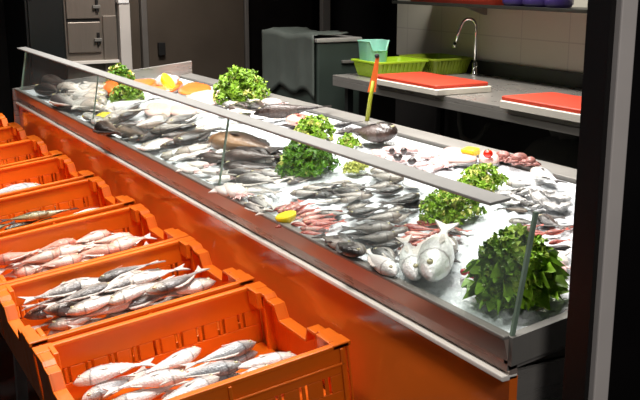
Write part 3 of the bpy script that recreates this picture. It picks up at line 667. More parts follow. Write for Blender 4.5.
# square-cut lemon
p = tray(471, 152, .03); e = empty('lemon_block', p + TN * .002); tag(e, 'square-cut yellow lemon piece on the staff-side pink fillet', 'lemon', 'lemon pieces'); e.rotation_euler = (math.atan(SL), 0, .25)
m = MB(); m.rrect([(.003, -.012), (0, -.009), (0, .009), (.003, .012)], .027, .02, .006, cap1=True); m.build('flesh', m_lemon, e, 40)
m = MB(); m.rrect([(.0, .0), (.0, .011)], .028, .0035, .003, cap1=True); 
for v in m.v: v.y -= .021
m.build('rind', m_rind, e, 40)
def tomato(px, py, r, label, material=m_tomato, name='tomato', z=.03):
    p = tray(px, py, z); e = empty(name, p); tag(e, label, name.replace('_', ' '))
    m = MB(); m.lathe([(r * .15, -r * .82), (r * .6, -r * .7), (r * .95, -r * .25), (r, .1 * r), (r * .85, .55 * r), (r * .5, .8 * r), (r * .2, .78 * r), (r * .05, .7 * r)], 18); m.build('fruit', material, e, True)
    m = MB()
    for k in range(5):
        a = 2 * PI * k / 5; m.add([(0, 0, r * .78), (r * .3 * math.cos(a + .4), r * .3 * math.sin(a + .4), r * .84), (r * .6 * math.cos(a), r * .6 * math.sin(a), r * .8), (r * .3 * math.cos(a - .4), r * .3 * math.sin(a - .4), r * .84)], [(0, 1, 2, 3)])
    m.tube([(0, 0, r * .7), (.1 * r, 0, r * 1.1)], [.07 * r, .05 * r], 6); m.build('stalk', m_stem, e)
    return e
tomato(488, 154, .017, 'small red tomato sitting on the rosy fillet by the octopus', z=.044)
tomato(473, 274, .013, 'pinkish red radish at the left edge of the curly greens', m_radish, 'radish', .016)
tomato(464, 272, .010, 'smaller pinkish radish outermost left of the curly greens', m_radish, 'radish', .01)

# ------------------------------------------------------------------ parsley and greens
def leafy(name, base, rad, hgt, n, leafsize, material, label, cat, group, seed, yellow=.12, lobes=5, tall=1.0, lie=None):
    e = empty(name, base); tag(e, label, cat, group); e.rotation_euler = (math.atan(SL), 0, 0)
    rj = random.Random(seed); lv = MB(); yl = MB(); st = MB()
    for i in range(n):
        a = rj.uniform(0, 2 * PI); ph = math.acos(rj.uniform(0, 1)); k = rj.uniform(.72, 1.05) if i > n * .3 else rj.uniform(.35, .75)
        d = Vector((math.sin(ph) * math.cos(a), math.sin(ph) * math.sin(a), math.cos(ph)))
        p = Vector((d.x * rad[0] * k, d.y * rad[1] * k, .012 + d.z * hgt * k))
        nrm = (Vector((d.x / rad[0], d.y / rad[1], d.z / hgt)).normalized() + Vector((rj.uniform(-.6, .6), rj.uniform(-.6, .6), rj.uniform(-.2, .7)))).normalized()
        u = nrm.cross(Vector((rj.uniform(-1, 1), rj.uniform(-1, 1), rj.uniform(-1, 1)))).normalized(); w = nrm.cross(u)
        L = leafsize * rj.uniform(.7, 1.3); pts = [p]
        m_ = lobes * 2 + 1
        for q in range(m_):
            t = -1.25 * PI / 2 + 2.5 * PI / 2 * q / (m_ - 1); rr_ = L * (1 if q % 2 else .62) * (1 - .25 * abs(t) / 2)
            curl = nrm * (L * (.28 * math.sin(q * 2.1 + i) - .25 * (rr_ / L) ** 2))
            pts.append(p + u * (rr_ * math.cos(t)) + w * (rr_ * math.sin(t)) + curl)
        tgt = yl if rj.random() < yellow else lv
        tgt.add(pts, [(0, q, q + 1) for q in range(1, m_)])
        if i % 6 == 0:
            st.tube([(p.x * .12, p.y * .12, .0), (p.x * .5, p.y * .5, p.z * .55), tuple(p)], [.0022, .0018, .0012], 5)
    lv.build('leaves', material, e); st.build('stems', m_stem, e)
    if yl.v: yl.build('yellowed_leaves', m_leafy, e, label='pale yellowish leaves')
    return e
def on(px, py): return tray(px, py, 0)
leafy('parsley_bunch', on(308, 172), (.10, .115), .115, 520, .019, m_leafd, 'large dark green parsley bunch at the tray centre in front of the rail', 'parsley', 'parsley garnishes', 1, .04)
leafy('parsley_bunch', on(315, 139), (.085, .085), .09, 300, .019, m_leaf, 'yellow-green parsley bunch behind the rail between red and brown fish', 'parsley', 'parsley garnishes', 2, .2)
leafy('parsley_bunch', on(349, 148), (.04, .05), .045, 110, .015, m_leaf, 'tiny parsley sprig against the thick dark fish', 'parsley', 'parsley garnishes', 3, .2)
leafy('parsley_bunch', on(242, 101), (.13, .15), .165, 420, .026, m_leaf, 'upright bright parsley bunch at the staff edge before the dark door', 'parsley', 'parsley garnishes', 4, .08)
leafy('parsley_bunch', on(482, 190), (.07, .085), .07, 300, .016, m_leaf, 'parsley bunch behind the rail beside the white-bellied fish', 'parsley', 'parsley garnishes', 5, .3)
leafy('parsley_bunch', on(452, 217), (.085, .10), .075, 400, .016, m_leaf, 'flat parsley bunch in front of the rail above the red mullet', 'parsley', 'parsley garnishes', 6, .16)
leafy('parsley_bunch', on(128, 102), (.10, .10), .10, 200, .024, m_leaf, 'parsley bunch seen through the glass beside the thick salmon piece', 'parsley', 'parsley garnishes', 7, .12)
leafy('parsley_bunch', on(121, 86), (.10, .09), .12, 220, .028, m_leafd, 'farthest parsley bunch against the steel end panel', 'parsley', 'parsley garnishes', 8, .25)
leafy('garnish_flower', on(356, 172), (.04, .05), .03, 120, .012, m_leafy, 'cream white leafy garnish beside the large centre parsley', 'garnish', None, 9, 0)
m_curly = mat('curly_leaf', (122, 164, 40), .42, 0, .45, 22)
# big curly greens at the near corner: separate frilled leaves round a heart
def curly(base, label):
    e = empty('curly_greens', base); tag(e, label, 'greens'); e.rotation_euler = (math.atan(SL), 0, 0); rj = random.Random(21)
    for i in range(26):
        ring = i / 26; a = i * 2.4; lean = .15 + 1.1 * ring; L = .118 + .015 * rj.random() - .03 * ring
        dirv = Vector((math.cos(a) * math.sin(lean), math.sin(a) * math.sin(lean), math.cos(lean))); side = Vector((-math.sin(a), math.cos(a), 0)); nr = dirv.cross(side)
        m = MB(); nu, nv = 8, 11; vs = []
        for u in range(nu):
            t = u / (nu - 1); wd = .036 * (.35 + .65 * math.sin(PI * min(1, .1 + .62 * t)))
            for v in range(nv):
                s = v / (nv - 1) * 2 - 1; fr = abs(s) ** 1.6 * .012 + t ** 3 * .010
                vs.append(Vector((math.cos(a) * .012, math.sin(a) * .012, .012)) + dirv * (L * t * (1 - .22 * s * s * t)) + side * (wd * s) + nr * (-.02 * s * s - .035 * t * t + fr * math.sin(u * 1.7 + v * 1.5 + i * 1.7)))
        for q in vs: q.z = max(q.z, .010)
        m.add(vs, [(u * nv + v, u * nv + v + 1, (u + 1) * nv + v + 1, (u + 1) * nv + v) for u in range(nu - 1) for v in range(nv - 1)])
        m.build('leaf', m_curly, e, True)
    st = MB(); st.lathe([(.016, .0), (.02, .012), (.014, .03)], 10); st.build('heart', m_stem, e, True)
    # frilly edge clusters between the leaves
    lv = MB(); ly = MB()
    for i in range(950):
        a = rj.uniform(0, 2 * PI); ph = math.acos(rj.uniform(0.0, 1)); k = rj.uniform(.75, 1.03)
        d = Vector((math.sin(ph) * math.cos(a), math.sin(ph) * math.sin(a), math.cos(ph))); p = Vector((d.x * .086 * k, d.y * .095 * k, .016 + d.z * .15 * k))
        nm = (d + Vector((rj.uniform(-.7, .7), rj.uniform(-.7, .7), rj.uniform(-.3, .6)))).normalized(); u = nm.cross(Vector((rj.uniform(-1, 1), rj.uniform(-1, 1), rj.uniform(-1, 1)))).normalized(); w = nm.cross(u); L = rj.uniform(.010, .018)
        pts = [p] + [p + u * (L * (1 if q % 2 else .7) * math.cos(q * PI / 6)) + w * (L * (1 if q % 2 else .7) * math.sin(q * PI / 6)) + nm * (L * .3 * math.sin(q * 2.3 + i)) for q in range(12)]
        (ly if rj.random() < .12 + .3 * d.z else lv).add(pts, [(0, q + 1, (q + 1) % 12 + 1) for q in range(12)])  # pale frills get likelier towards the top
    lv.build('frills', m_curly, e); ly.build('frills', mat('pale_curly_leaf', (150, 176, 58), .45, 0, .3, 22), e, label='lighter yellow-green frills')
    return e
curly(on(517, 297), 'big bunch of dark curly greens at the near corner of the tray')

# ------------------------------------------------------------------ marker stick on the staff edge
p = tray(367, 121, 0); e = empty('marker_stick', p); tag(e, 'tall lime green stick with orange tag planted at the staff edge', 'marker stick')
top = at_plane(377, 56, p, Vector((-math.cos(TH), math.sin(TH), 0))) - p; midp = top * .42
m = MB(); m.tube([(0, 0, 0), tuple(midp), tuple(top * .62)], [.010, .009, .007], 8); m.build('pole', m_stick, e, True)
m = MB(); hz = RT * .018
a0, a1 = top * .45, top * .98
m.rings([[a0 + hz * 1.0 + Vector((0, 0, 0)), a0 - hz * 1.0, a0 - hz * .8 + hd * .012, a0 + hz * .8 + hd * .012], [a0.lerp(a1, .5) + hz * .85, a0.lerp(a1, .5) - hz * .55, a0.lerp(a1, .5) - hz * .4 + hd * .014, a0.lerp(a1, .5) + hz * .7 + hd * .014], [a1 + hz * .6, a1 - hz * .2, a1 - hz * .2 + hd * .01, a1 + hz * .5 + hd * .01]])
f = m.build('tag', m_flag, e, 40)
m = MB(); m.ball(tuple(top), .011, 8, 6); m.build('knob', m_rubber, e, True)

# ------------------------------------------------------------------ orange crates on a sloping rack
CS = .12; CA = math.atan(CS)
CWX, CLY, CHT = .562, .71, .20
CROT = Matrix.Rotation(CA, 4, 'X')
rims = [-6.25, -5.68, -5.11, -4.49, -3.86, -3.225, -2.645, -2.04]    # near rim of each crate
def crate_parts():
    P = []
    hx, hy = CWX / 2, CLY / 2; th = .006
    m = MB(); m.box((-hx + .02, -hy + .02, 0), (hx - .02, hy - .02, .008))
    for k in range(5): m.box((-hx + .03, -hy + .06 + k * .14, -.006), (hx - .03, -hy + .075 + k * .14, 0))
    P.append(('bottom', m, {}))
    for s in (-1, 1):       # long side walls with pairs of upright slots
        m = MB(); x0, x1 = sorted((s * hx, s * (hx - th)))
        z = [(0, .065), (.115, CHT)]
        for a, c in z: m.box((x0, -hy + .01, a), (x1, hy - .01, c))
        y = -hy + .01; edges = []
        for g in range(9):
            gy = -hy + .075 + g * (CLY - .15) / 8
            edges += [(gy - .014, gy - .007), (gy + .004, gy + .011)]
        for a, c in edges + [(hy - .01, None)]:
            m.box((x0, y, .065), (x1, a, .115)); y = c
        r0, r1 = sorted((s * (hx + .004), s * (hx - .018)))
        m.box((r0, -hy + .0, CHT - .012), (r1, hy, CHT))                         # folded top lip
        q0, q1 = sorted((s * hx, s * (hx + .008)))
        m.box((q0, -hy + .02, CHT - .06), (q1, hy - .02, CHT - .052))            # outer stiffening rib
        for yy in (-hy + .02, hy - .03, 0): m.box((q0, yy, .0), (q1, yy + .01, CHT - .012))
        P.append(('side_wall', m, {}))
    for s in (-1, 1):       # end walls: raised corners, hand hollow in the middle
        m = MB(); pr = [(-hx, CHT), (-.17, CHT), (-.155, CHT - .012), (-.105, CHT - .012), (-.085, CHT - .055), (.085, CHT - .055), (.105, CHT - .012), (.155, CHT - .012), (.17, CHT), (hx, CHT)]
        y0, y1 = sorted((s * hy, s * (hy - th)))
        for (xa, za), (xb, zb) in zip(pr, pr[1:]):
            m.add([(xa, y0, 0), (xb, y0, 0), (xb, y1, 0), (xa, y1, 0), (xa, y0, za), (xb, y0, zb), (xb, y1, zb), (xa, y1, za)], [(0, 3, 2, 1), (4, 5, 6, 7), (0, 1, 5, 4), (1, 2, 6, 5), (2, 3, 7, 6), (3, 0, 4, 7)])
            l0, l1 = sorted((s * (hy + .004), s * (hy - .034)))
            m.add([(xa, l0, za - .01), (xb, l0, zb - .01), (xb, l1, zb - .01), (xa, l1, za - .01), (xa, l0, za), (xb, l0, zb), (xb, l1, zb), (xa, l1, za)], [(0, 3, 2, 1), (4, 5, 6, 7), (0, 1, 5, 4), (1, 2, 6, 5), (2, 3, 7, 6), (3, 0, 4, 7)])
        for xx in (-.2, .19): m.box((xx - .008, min(y0, y1 - s * .03), 0), (xx + .008, max(y1, y0 - s * .03), CHT - .02))
        P.append(('end_wall', m, {}))
    for sx in (-1, 1):      # stacking lugs in the corners
        for sy in (-1, 1):
            m = MB(); xa, xb = sorted((sx * (hx - .02), sx * (hx - .09))); ya, yb = sorted((sy * (hy - .034), sy * (hy - .05)))
            m.box((xa, ya, CHT - .05), (xb, yb, CHT + .004)); 
            ya, yb = sorted((sy * (hy + .006), sy * (hy - .05))); xa, xb = sorted((sx * (hx + .004), sx * (hx - .05)))
            m.box((xa, ya, CHT - .012), (xb, yb, CHT + .002)); P.append(('corner_lug', m, {}))
    return P
proto = None; crates = {}
clabels = {0: 'orange fish crate farthest along the rack, at the far counter end', 1: 'orange fish crate second from the far end of the rack', 2: 'orange fish crate third from the far end of the rack',
    3: 'orange fish crate with one long white fish near its rim', 4: 'orange fish crate holding greenish dark fish', 5: 'orange fish crate holding pale pink fish',
    6: 'orange fish crate full of long silvery white fish', 7: 'orange fish crate nearest the front, holding white fish', 8: 'orange fish crate at the near bottom edge, mostly out of view'}
for i, xr in enumerate(rims[:8]):
    c = Vector((xr - CWX / 2 - .004, 1.205 - CLY / 2 * math.cos(CA), .745 - CLY / 2 * math.sin(CA)))
    base = c - Vector((0, -math.sin(CA), math.cos(CA))) * CHT
    if proto is None:
        e = empty('fish_crate')
        for nm, m, kw in crate_parts(): m.build(nm, m_orange, e, bevel=.0025)
        proto = e
    else: e = dup(proto)
    Mx = CROT.copy(); Mx.translation = base; e.matrix_world = Mx
    tag(e, clabels[i], 'crate', 'orange fish crates along the counter front'); crates[i] = e
bpy.context.view_layer.update()
CN = Vector((0, -math.sin(CA), math.cos(CA)))
def crate_fish(ci, key0, items, what, where, group, cat='fish', **kw):
    """items in crate coordinates: nose x, y, tail x, y, height above the crate floor"""
    M = crates[ci].matrix_world; out = []
    for it in items:
        o = dict(kw); o.update(it[5] if len(it) > 5 else {})
        k = o.pop('key', key0) + o.pop('b', R.choice(('', '', '+', '-')))
        f = make_fish(k, M @ Vector((it[0], it[1], it[4])), M @ Vector((it[2], it[3], it[4] + o.pop('dz', 0))), CN, flip=o.pop('flip', R.random() < .5), roll=o.pop('roll', R.uniform(-.25, .25)), **o)
        f['category'] = cat; f['group'] = group; out.append(f)
    bpy.context.view_layer.update(); ordinal_labels(out, what, where); return out
def fill(n, L, seed, z0=.06, zstep=.012, xr=.2, yr=.3, along=True, layers=2):
    rj = random.Random(seed); it = []
    per = n // layers
    for l in range(layers):
        for i in range(per):
            t = (i + .5) / per; x = rj.uniform(-xr, xr) if not along else -xr + 2 * xr * ((i * 3) % per + .5) / per; y = -yr + L / 2 + (2 * yr - L) * t
            a = rj.uniform(-.35, .35); s = rj.choice((-1, 1)); dx, dy = math.sin(a) * L / 2, math.cos(a) * L / 2 * s
            it.append((x + dx, y + dy, x - dx, y - dy, z0 + l * .035 + (i % 3) * zstep))
    return it
crate_fish(6, 'white', fill(36, .25, 11, .04, .012, .2, .315, layers=4), 'long silvery white fish', 'in the well-filled crate of silvery fish', 'silvery fish in a crate', key='silver', fat=1.25, hs=1.3)
crate_fish(5, 'rose', fill(27, .19, 12, .045, .012, .2, .31, layers=3), 'pale pink fish', 'in the crate of pale pink fish', 'pale pink fish in a crate', fat=1.25, hs=1.12)
crate_fish(4, 'green', fill(12, .22, 13, .04, .012, .2, .31), 'greenish dark fish', 'in the crate of greenish fish', 'greenish fish in a crate')
crate_fish(4, 'white', [(.2, .24, .2, .02, .15, {'flip': False})], 'white fish', 'lying on the greenish fish by the crate rim', 'white fish over greenish', hs=1.1)
crate_fish(3, 'green', fill(10, .2, 14, .03, .012, .2, .31), 'brownish fish', 'in the crate with one long white fish', 'brownish fish in a crate', key='slimbrown')
crate_fish(3, 'white', [(.20, .12, .20, -.24, .155, {'b': '+', 'flip': True}), (.14, -.34, .15, -.1, .14, {'b': ''})], 'long white fish', 'on top in the half-filled crate', 'white fish in a half-filled crate', hs=1.2)
crate_fish(7, 'white', fill(16, .24, 15, .045, .012, .2, .31), 'white fish', 'in the front crate', 'white fish in the front crate', fat=1.15)
for ci in (2, 1, 0):
    crate_fish(ci, 'silver', fill(6, .22, 30 + ci, .03, .01, .2, .3, layers=1), 'silver fish', ('in the farthest crate', 'in the second crate from the far end', 'in the third crate from the far end')[ci], 'silver fish in crate ' + ('farthest', 'second', 'third')[ci])
# rack
rk = empty('crate_rack', (0, 0, 0)); tag(rk, 'low steel rack holding the sloping row of orange crates', 'rack')
zr = lambda y: .745 - (1.205 - y) * CS - CHT * 1.0 - .012
for y in (.58, .86, 1.14): 
    m = MB(); m.rings([[(x, y - .02, zr(y) - .034), (x, y + .02, zr(y) - .034), (x, y + .02, zr(y) - .002), (x, y - .02, zr(y) - .006)] for x in (-6.75, -1.5)]); m.build('rail', m_dull, rk)
for x in (-6.7, -5.0, -3.3, -1.6):
    for y in (.58, 1.14):
        m = MB(); m.box((x - .018, y - .018, 0), (x + .018, y + .018, zr(y) - .03)); m.build('leg', m_dull, rk)

# ------------------------------------------------------------------ staff worktop at the back
WT = 1.05
wt = empty('worktop', (0, 0, 0)); tag(wt, 'long stainless steel worktop along the tiled back wall', 'worktop')
MB().box((-5.40, 3.05, WT - .03), (-1.5, 3.945, WT)).build('top', m_steel, wt, bevel=.004)
MB().box((-5.40, 3.05, WT - .07), (-1.5, 3.065, WT - .028)).build('apron', m_dull, wt, bevel=.003)
MB().box((-5.40, 3.92, WT), (-1.5, 3.946, WT + .085)).build('upstand', m_splash, wt)
for x in (-5.34, -3.0, -1.6):
    for y in (3.14, 3.88): MB().box((x - .02, y - .02, 0), (x + .02, y + .02, WT - .03)).build('leg', m_darkcab, wt)
MB().box((-5.3, 3.3, .28), (-1.6, 3.9, .31)).build('lower_shelf', m_splash, wt)
def board(pts, th, z, material, label, group, y1=None):
    P = [at_z(x, y, z + th) for x, y in pts]; x0 = (P[0].x + P[1].x) / 2; x1 = (P[2].x + P[3].x) / 2; y0 = (P[0].y + P[3].y) / 2; yb = (P[1].y + P[2].y) / 2
    o = empty('cutting_board', ((x0 + x1) / 2, (y0 + yb) / 2, z)); tag(o, label, 'cutting board', group)
    m = MB(); m.rrect([(.004, 0), (0, .004), (0, th - .004), (.004, th)], abs(x1 - x0) / 2, abs(yb - y0) / 2, .015, cap1=True); m.build('slab', material, o, 40)
    return o, (x0, x1, y0, yb)
_, r1 = board([(376, 74), (421, 71.5), (484, 81), (437, 87)], .02, WT + .035, m_redboard, 'red cutting board by the lime baskets, lying on a white one', 'red cutting boards')
_, r2 = board([(503, 97), (545, 91), (640, 105), (600, 112)], .02, WT + .04, m_redboard, 'red cutting board next to the black partition, lying on a white one', 'red cutting boards')
for (x0, x1, y0, yb), hh, lb in ((r1, .035, 'thick white cutting board under the red board by the baskets'), (r2, .04, 'thick white cutting board under the red board next to the partition')):
    o = empty('cutting_board', ((x0 + x1) / 2 + .01, (y0 + yb) / 2, WT)); tag(o, lb, 'cutting board', 'white cutting boards')
    m = MB(); m.rrect([(.004, .0005), (0, .004), (0, hh - .004), (.004, hh - .0005)], abs(x1 - x0) / 2 + .01, abs(yb - y0) / 2 + .01, .015, cap1=True); m.build('slab', m_whiteboard, o, 40)
# baskets
def basket(x, y, sx, sy, h, material, label, z=WT, rot=0):
    e = empty('basket', (x, y, z)); e.rotation_euler = (0, 0, rot); tag(e, label, 'basket', 'lime plastic baskets')
    m = MB(); m.rrect([(.03, .0), (.026, .004), (.0, h), (.004, h), (.03, .006)], sx, sy, .03, cap1=True); m.build('body', material, e, 40)
    m = MB(); m.rrect([(.002, h - .008), (-.012, h - .006), (-.012, h + .004), (.002, h + .006), (.004, h - .006)], sx, sy, .035, cap0=False); m.build('rim', material, e, 40)
    m = MB()
    for k in range(14):
        for s in (-1, 1):
            xx = -sx + .05 + k * (2 * sx - .1) / 13; m.rings([[(xx - .006, s * (sy - .03), .006), (xx + .006, s * (sy - .03), .006), (xx + .006, s * (sy - .024), .006), (xx - .006, s * (sy - .024), .006)], [(xx - .006, s * (sy + .001), h - .01), (xx + .006, s * (sy + .001), h - .01), (xx + .006, s * (sy + .008), h - .01), (xx - .006, s * (sy + .008), h - .01)]])
    for k in range(10):
        for s in (-1, 1):
            yy = -sy + .05 + k * (2 * sy - .1) / 9; m.rings([[(s * (sx - .03), yy - .006, .006), (s * (sx - .03), yy + .006, .006), (s * (sx - .024), yy + .006, .006), (s * (sx - .024), yy - .006, .006)], [(s * (sx + .001), yy - .006, h - .01), (s * (sx + .001), yy + .006, h - .01), (s * (sx + .008), yy + .006, h - .01), (s * (sx + .008), yy - .006, h - .01)]])
    m.build('ribs', material, e)
    return e
basket(-5.17, 3.34, .16, .19, .10, m_lime, 'bright lime slatted basket at the front left of the worktop')
basket(-5.22, 3.74, .20, .16, .10, m_limed, 'darker olive green basket behind the bright lime basket')
e = empty('container', (-5.72, 3.3, 1.0)); tag(e, 'mint green scoop-fronted plastic container behind the lime basket', 'container')
e.location = (-5.24, 3.26, WT + .06)
# mint container stands inside the basket's far corner
m = MB(); n = 20; rs = []
for z, s in ((0, .84), (.004, .86), (.13, 1.0), (.135, 1.02)):
    r = []
    for k in range(n):
        a = 2 * PI * k / n; cx = math.copysign(abs(math.cos(a)) ** .5, math.cos(a)); cy = math.copysign(abs(math.sin(a)) ** .5, math.sin(a))
        zz = z - (.05 if (z > .1 and cx > .6 and abs(cy) < .75) else 0)
        r.append((.075 * s * cx, .088 * s * cy, zz * 1.2))
    rs.append(r)
rs += [[(x * .93, y * .93, z) for x, y, z in rs[-1]], [(x * .93, y * .93, .006) for x, y, z in rs[0]]]
m.rings(rs); m.build('body', m_mint, e, 40)
m = MB(); rim = [(q[0] * 1.02, q[1] * 1.02, q[2]) for q in rs[3]]; m.tube(rim + rim[:1], .004, 6); m.build('rim', m_mint, e, True)
# tap
e = empty('tap', (-4.93, 3.84, WT)); tag(e, 'tall chrome gooseneck tap at the back of the worktop', 'tap')
m = MB(); m.lathe([(.03, 0), (.03, .012), (.02, .02), (.018, .07), (.013, .085)], 16); m.build('base', m_chrome, e, True)
pts = [(0, 0, .08), (0, 0, .30)]; 
for k in range(1, 9):
    a = PI * k / 9; pts.append((-.035 * (1 - math.cos(a)), -.04 * (1 - math.cos(a)) * .8, .30 + .06 * math.sin(a)))
pts += [(-.085, -.075, .27), (-.098, -.09, .2)]
m = MB(); m.tube(pts, .010, 10); m.build('spout', m_chrome, e, True)
m = MB(); m.tube([(-.098, -.09, .205), (-.102, -.094, .175)], .013, 10); m.build('nozzle', m_chrome, e, True)
m = MB(); m.tube([(0, 0, .055), (.045, -.02, .065)], [.008, .006], 8); m.build('lever', m_chrome, e, True)
# wall shelf and what stands on it
e = empty('wall_shelf', (0, 0, 0)); tag(e, 'steel wall shelf high on the tiled wall above the tap', 'shelf')
MB().box((-5.55, 3.6, 1.492), (-1.5, 3.948, 1.505)).build('plate', m_splash, e)
MB().box((-5.55, 3.594, 1.492), (-1.5, 3.602, 1.512)).build('front_lip', m_splash, e, bevel=.002)
for x in (-4.97, -3.4, -2.0):
    m = MB(); m.rings([[(xx, 3.74, 1.492), (xx, 3.945, 1.492), (xx, 3.945, 1.43), (xx, 3.93, 1.43)] for xx in (x - .012, x + .012)]); m.build('bracket', m_dull, e)
e = empty('tray_box', (-4.99, 3.78, 1.506)); tag(e, 'low red plastic tray on the wall shelf', 'tray')
m = MB(); m.rrect([(.02, 0), (.016, .004), (0, .09), (.005, .09), (.022, .008)], .46, .14, .03, cap1=True); m.build('body', m_redboard, e, 40)
m = MB(); m.rrect([(.0, .082), (-.012, .084), (-.012, .094), (.0, .096)], .46, .14, .03, cap0=False); m.build('rim', m_redboard, e, 40)
for i, (x, s, lb) in enumerate(((-4.43, .07, 'purple bag on the wall shelf right beside the red tray'), (-4.25, .085, 'purple bag in the middle of the wall shelf group'), (-4.07, .06, 'purple bag farthest right on the wall shelf'))):
    e = empty('bag', (x, 3.74, 1.506)); tag(e, lb, 'bag', 'purple bags on the wall shelf')
    m = MB(); rj = random.Random(i); m.rings([[(s * q * (1 + .12 * math.sin(3 * k + i)) * math.cos(2 * PI * k / 14), .09 * q * (1 + .1 * math.sin(2 * k)) * math.sin(2 * PI * k / 14), z) for k in range(14)] for q, z in ((.8, .001), (1, .02), (1.02, .07), (.8, .11), (.3, .13), (.42, .155))]); m.build('sack', m_purple, e, True)
    m = MB(); m.lathe([(s * .33, .126), (s * .38, .130), (s * .33, .135)], 12); m.build('tie', m_rubber, e, True)
# things under the worktop
e = empty('sack', (-3.75, 3.48, .311)); tag(e, 'grey slumped sack in the dark under the worktop', 'sack')
m = MB(); m.rings([[(.3 * q * (1 + .08 * math.sin(3 * k)) * math.cos(2 * PI * k / 20) + dx, .18 * q * (1 + .06 * math.cos(2 * k)) * math.sin(2 * PI * k / 20), z) for k in range(20)] for q, z, dx in ((.9, .001, 0), (1, .05, 0), (.97, .25, .0), (.85, .4, .02), (.6, .5, .04), (.3, .55, .07))]); m.build('body', m_sack, e, True)
m = MB(); m.rings([[(.3 * q * math.cos(2 * PI * k / 14) + .07, .18 * q * (1 + .3 * math.sin(3 * k)) * math.sin(2 * PI * k / 14), z) for k in range(14)] for q, z in ((.28, .545), (.36, .59))], cap0=False, cap1=False); m.build('gathered_neck', m_sack, e, True)
e = empty('drain_pipe', (-4.75, 3.6, 0)); tag(e, 'grey bent drain pipe hanging under the worktop', 'pipe')
m = MB(); m.tube([(0, 0, 1.0), (0, 0, .78), (.03, 0, .7), (.09, .02, .67), (.14, .04, .7), (.15, .1, .78), (.15, .3, .8)], .018, 10); m.build('trap', m_sack, e, True)
m = MB(); m.lathe([(.026, .94), (.03, .95), (.03, .98), (.026, .99)], 12); m.build('collar', m_sack, e, True)

# ------------------------------------------------------------------ chest cabinet with a plastic sheet
e = empty('chest_cabinet', (0, 0, 0)); tag(e, 'grey-green chest cabinet behind the counter, left of the worktop', 'cabinet')
cx0, cx1, cy0, cy1, cz = -6.40, -5.6, 3.05, 3.38, 1.27
MB().box((cx0, cy0, .05), (cx1, cy1, cz - .03)).build('body', m_bin, e, bevel=.012)
MB().box((cx0 - .01, cy0 - .01, cz - .028), (cx1 + .012, cy1 + .01, cz)).build('lid', m_ledge, e, bevel=.006)
MB().box((cx0 + .04, cy0 + .04, 0), (cx1 - .04, cy1 - .04, .05)).build('foot', m_rubber, e)
m = MB(); m.box((cx1 + .001, cy0 + .18, 1.1), (cx1 + .02, cy0 + .40, 1.12)); m.build('handle', m_dull, e, bevel=.003)
m = MB(); nu, nv = 26, 16; vs = []
for u in range(nu + 1):
    for v in range(nv + 1):
        x = cx0 - .02 + (cx1 - cx0 + .0) * u / nu; t = v / nv
        if t < .3: y, z = cy0 + .25 - .27 * t / .3, cz + .012
        else: y, z = cy0 - .022, cz + .012 - (t - .3) / .7 * (.40 + .03 * math.sin(u * .5) + .02 * math.sin(u * .23 + 1))
        y -= (.006 * math.sin(u * .7) + .004 * math.sin(u * 1.3 + 1)) * max(0, t - .25) + .02 * max(0, t - .85)
        z += .006 * math.sin(u * 1.3 + v) * (t < .3) + (.010 * math.sin(u * .35) + .012 if t < .4 else 0)
        vs.append((x, y, z))
m.add(vs, [(u * (nv + 1) + v, (u + 1) * (nv + 1) + v, (u + 1) * (nv + 1) + v + 1, u * (nv + 1) + v + 1) for u in range(nu) for v in range(nv)])
o = m.build('plastic_sheet', m_grey_sheet, None, True); tag(o, 'pale grey plastic sheet draped over the front of the chest cabinet', 'plastic sheet')
sm = o.modifiers.new('solid', 'SOLIDIFY'); sm.thickness = .004

# ------------------------------------------------------------------ far background
BX = -7.6
e = empty('tall_cabinet', (0, 0, 0)); tag(e, 'black tall cabinet at the far left edge of the kitchen line', 'cabinet')
MB().box((-8.4, 1.58, .08), (BX, 1.875, 2.2)).build('body', m_darkcab, e, bevel=.006)
MB().box((BX, 1.6, .1), (BX + .018, 1.86, 2.18)).build('door', m_darkcab, e, bevel=.004)
MB().box((-8.35, 1.6, 0), (BX - .05, 1.86, .08)).build('foot', m_rubber, e)
MB().box((BX + .018, 1.62, 1.5), (BX + .035, 1.635, 1.9)).build('handle', m_rubber, e)
e = empty('steel_cabinet', (0, 0, 0)); tag(e, 'warm grey steel cabinet with two latched doors, left of the white post', 'cabinet')
MB().box((-8.4, 1.885, .05), (BX - .03, 2.30, 2.2)).build('body', m_oven, e, bevel=.004)
for z0, z1 in ((1.34, 1.72), (1.075, 1.315)):
    d = MB().box((BX - .03, 1.9, z0), (BX - .008, 2.165, z1)).build('door', m_oven, e, bevel=.006)
    zc = 1.18 if z0 < 1.2 else 1.44
    MB().box((BX - .008, 2.13, zc - .05), (BX + .012, 2.15, zc + .05)).build('latch', m_ovend, d, bevel=.002)
    MB().box((BX - .006, 2.105, zc - .02), (BX + .02, 2.165, zc + .005)).build('lever', m_dull, d, bevel=.002)
MB().box((BX - .034, 1.9, 1.315), (BX - .02, 2.165, 1.34)).build('gap', m_ovend, e)
MB().box((BX - .03, 2.185, .9), (BX - .004, 2.295, 1.36)).build('side_panel', m_oven, e, bevel=.004)
MB().box((BX - .03, 1.89, .985), (BX + .03, 2.295, 1.01)).build('ledge', m_bright, e, bevel=.003)
MB().box((-8.35, 1.9, 0), (BX - .1, 2.29, .05)).build('foot', m_rubber, e)
e = empty('white_post', (0, 0, 0)); tag(e, 'pale grey-white upright post beside the steel cabinet', 'post')
MB().box((BX - .1, 2.315, 0), (BX + .02, 2.405, 1.455)).build('shaft', mat('white_enamel', (208, 202, 196), .45, 0, .05, 6), e, bevel=.005)
MB().box((BX - .11, 2.308, 1.455), (BX + .03, 2.398, 2.0)).build('cap', mat('lit_top_white', (250, 248, 246), .4), e, bevel=.005)  # brightly lit upper part of the post, painted as a whiter block
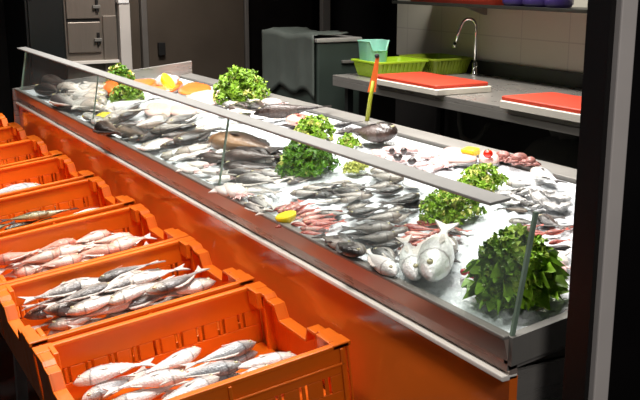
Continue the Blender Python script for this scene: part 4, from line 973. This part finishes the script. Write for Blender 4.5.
# cold-room wall and door
struct(MB().box((-8.05, 2.42, 0), (-7.95, 2.60, 3.1)).build('wall_coldroom', m_door))
d = MB().box((-8.02, 2.66, .02), (-7.92, 3.56, 2.4)).build('door_1', m_door, bevel=.005); struct(d)
MB().box((-7.92, 2.74, 1.0), (-7.88, 2.80, 1.11)).build('door_handle', m_rubber, d, bevel=.004)
fr = MB(); fr.box((-8.05, 2.605, 0), (-7.9, 2.655, 2.5)); fr.box((-8.05, 3.565, 0), (-7.9, 3.60, 2.5)); fr.box((-8.05, 2.605, 2.42), (-7.9, 3.60, 2.5))
struct(fr.build('trim_2', m_frame, bevel=.004))
struct(MB().box((-8.05, 3.61, 0), (-7.95, 4.27, 3.1)).build('wall_alcove', m_black))
e = empty('steel_upright', (0, 0, 0)); tag(e, 'slim grey steel upright behind the chest cabinet', 'post')
MB().box((-7.66, 4.19, .012), (-7.6, 4.27, 3.09)).build('shaft', m_frame, e, bevel=.004)
MB().box((-7.7, 4.15, 0), (-7.56, 4.31, .012)).build('foot_plate', m_frame, e)

# ------------------------------------------------------------------ light
def area(name, loc, size, power, col=(1, .95, .88), spread=120, rot=(0, 0, 0)):
    l = bpy.data.lights.new(name, 'AREA'); l.shape = 'RECTANGLE'; l.size, l.size_y = size; l.energy = power; l.color = col; l.spread = math.radians(spread)
    o = bpy.data.objects.new(name, l); COL.objects.link(o); o.location = loc; o.rotation_euler = rot; return o
for x in (-5.9, -4.7, -3.5, -2.3): area('counter_lamp', (x, 1.75, 2.75), (.9, .5), 23 if x < -5 else 18.5, (1, .96, .92), 100)
for x in (-5.2, -3.6, -2.2): area('crate_lamp', (x, .7, 2.85), (.5, .3), 19, (1, .95, .88), 130)
area('aisle_fill', (.9, .5, 2.7), (.6, .6), 26, (1, .95, .9), 150, (0, math.radians(28), 0))  # unseen fill light, added to lift the white strip, crates and fascia
area('worktop_lamp', (-4.2, 2.95, 2.75), (1.8, .2), 50, (1, .95, .87), 130)
area('kitchen_lamp', (-6.3, 2.3, 2.9), (.5, .5), 20, (1, .93, .86), 120, (0, math.radians(38), 0))
w = bpy.data.worlds.new('world'); bpy.context.scene.world = w; w.use_nodes = True
bg = w.node_tree.nodes['Background']; bg.inputs[0].default_value = (.8, .85, 1, 1); bg.inputs[1].default_value = .04
vs_ = bpy.context.scene.view_settings; vs_.view_transform = 'Standard'; vs_.look = 'None'; vs_.exposure = 0; vs_.gamma = 1
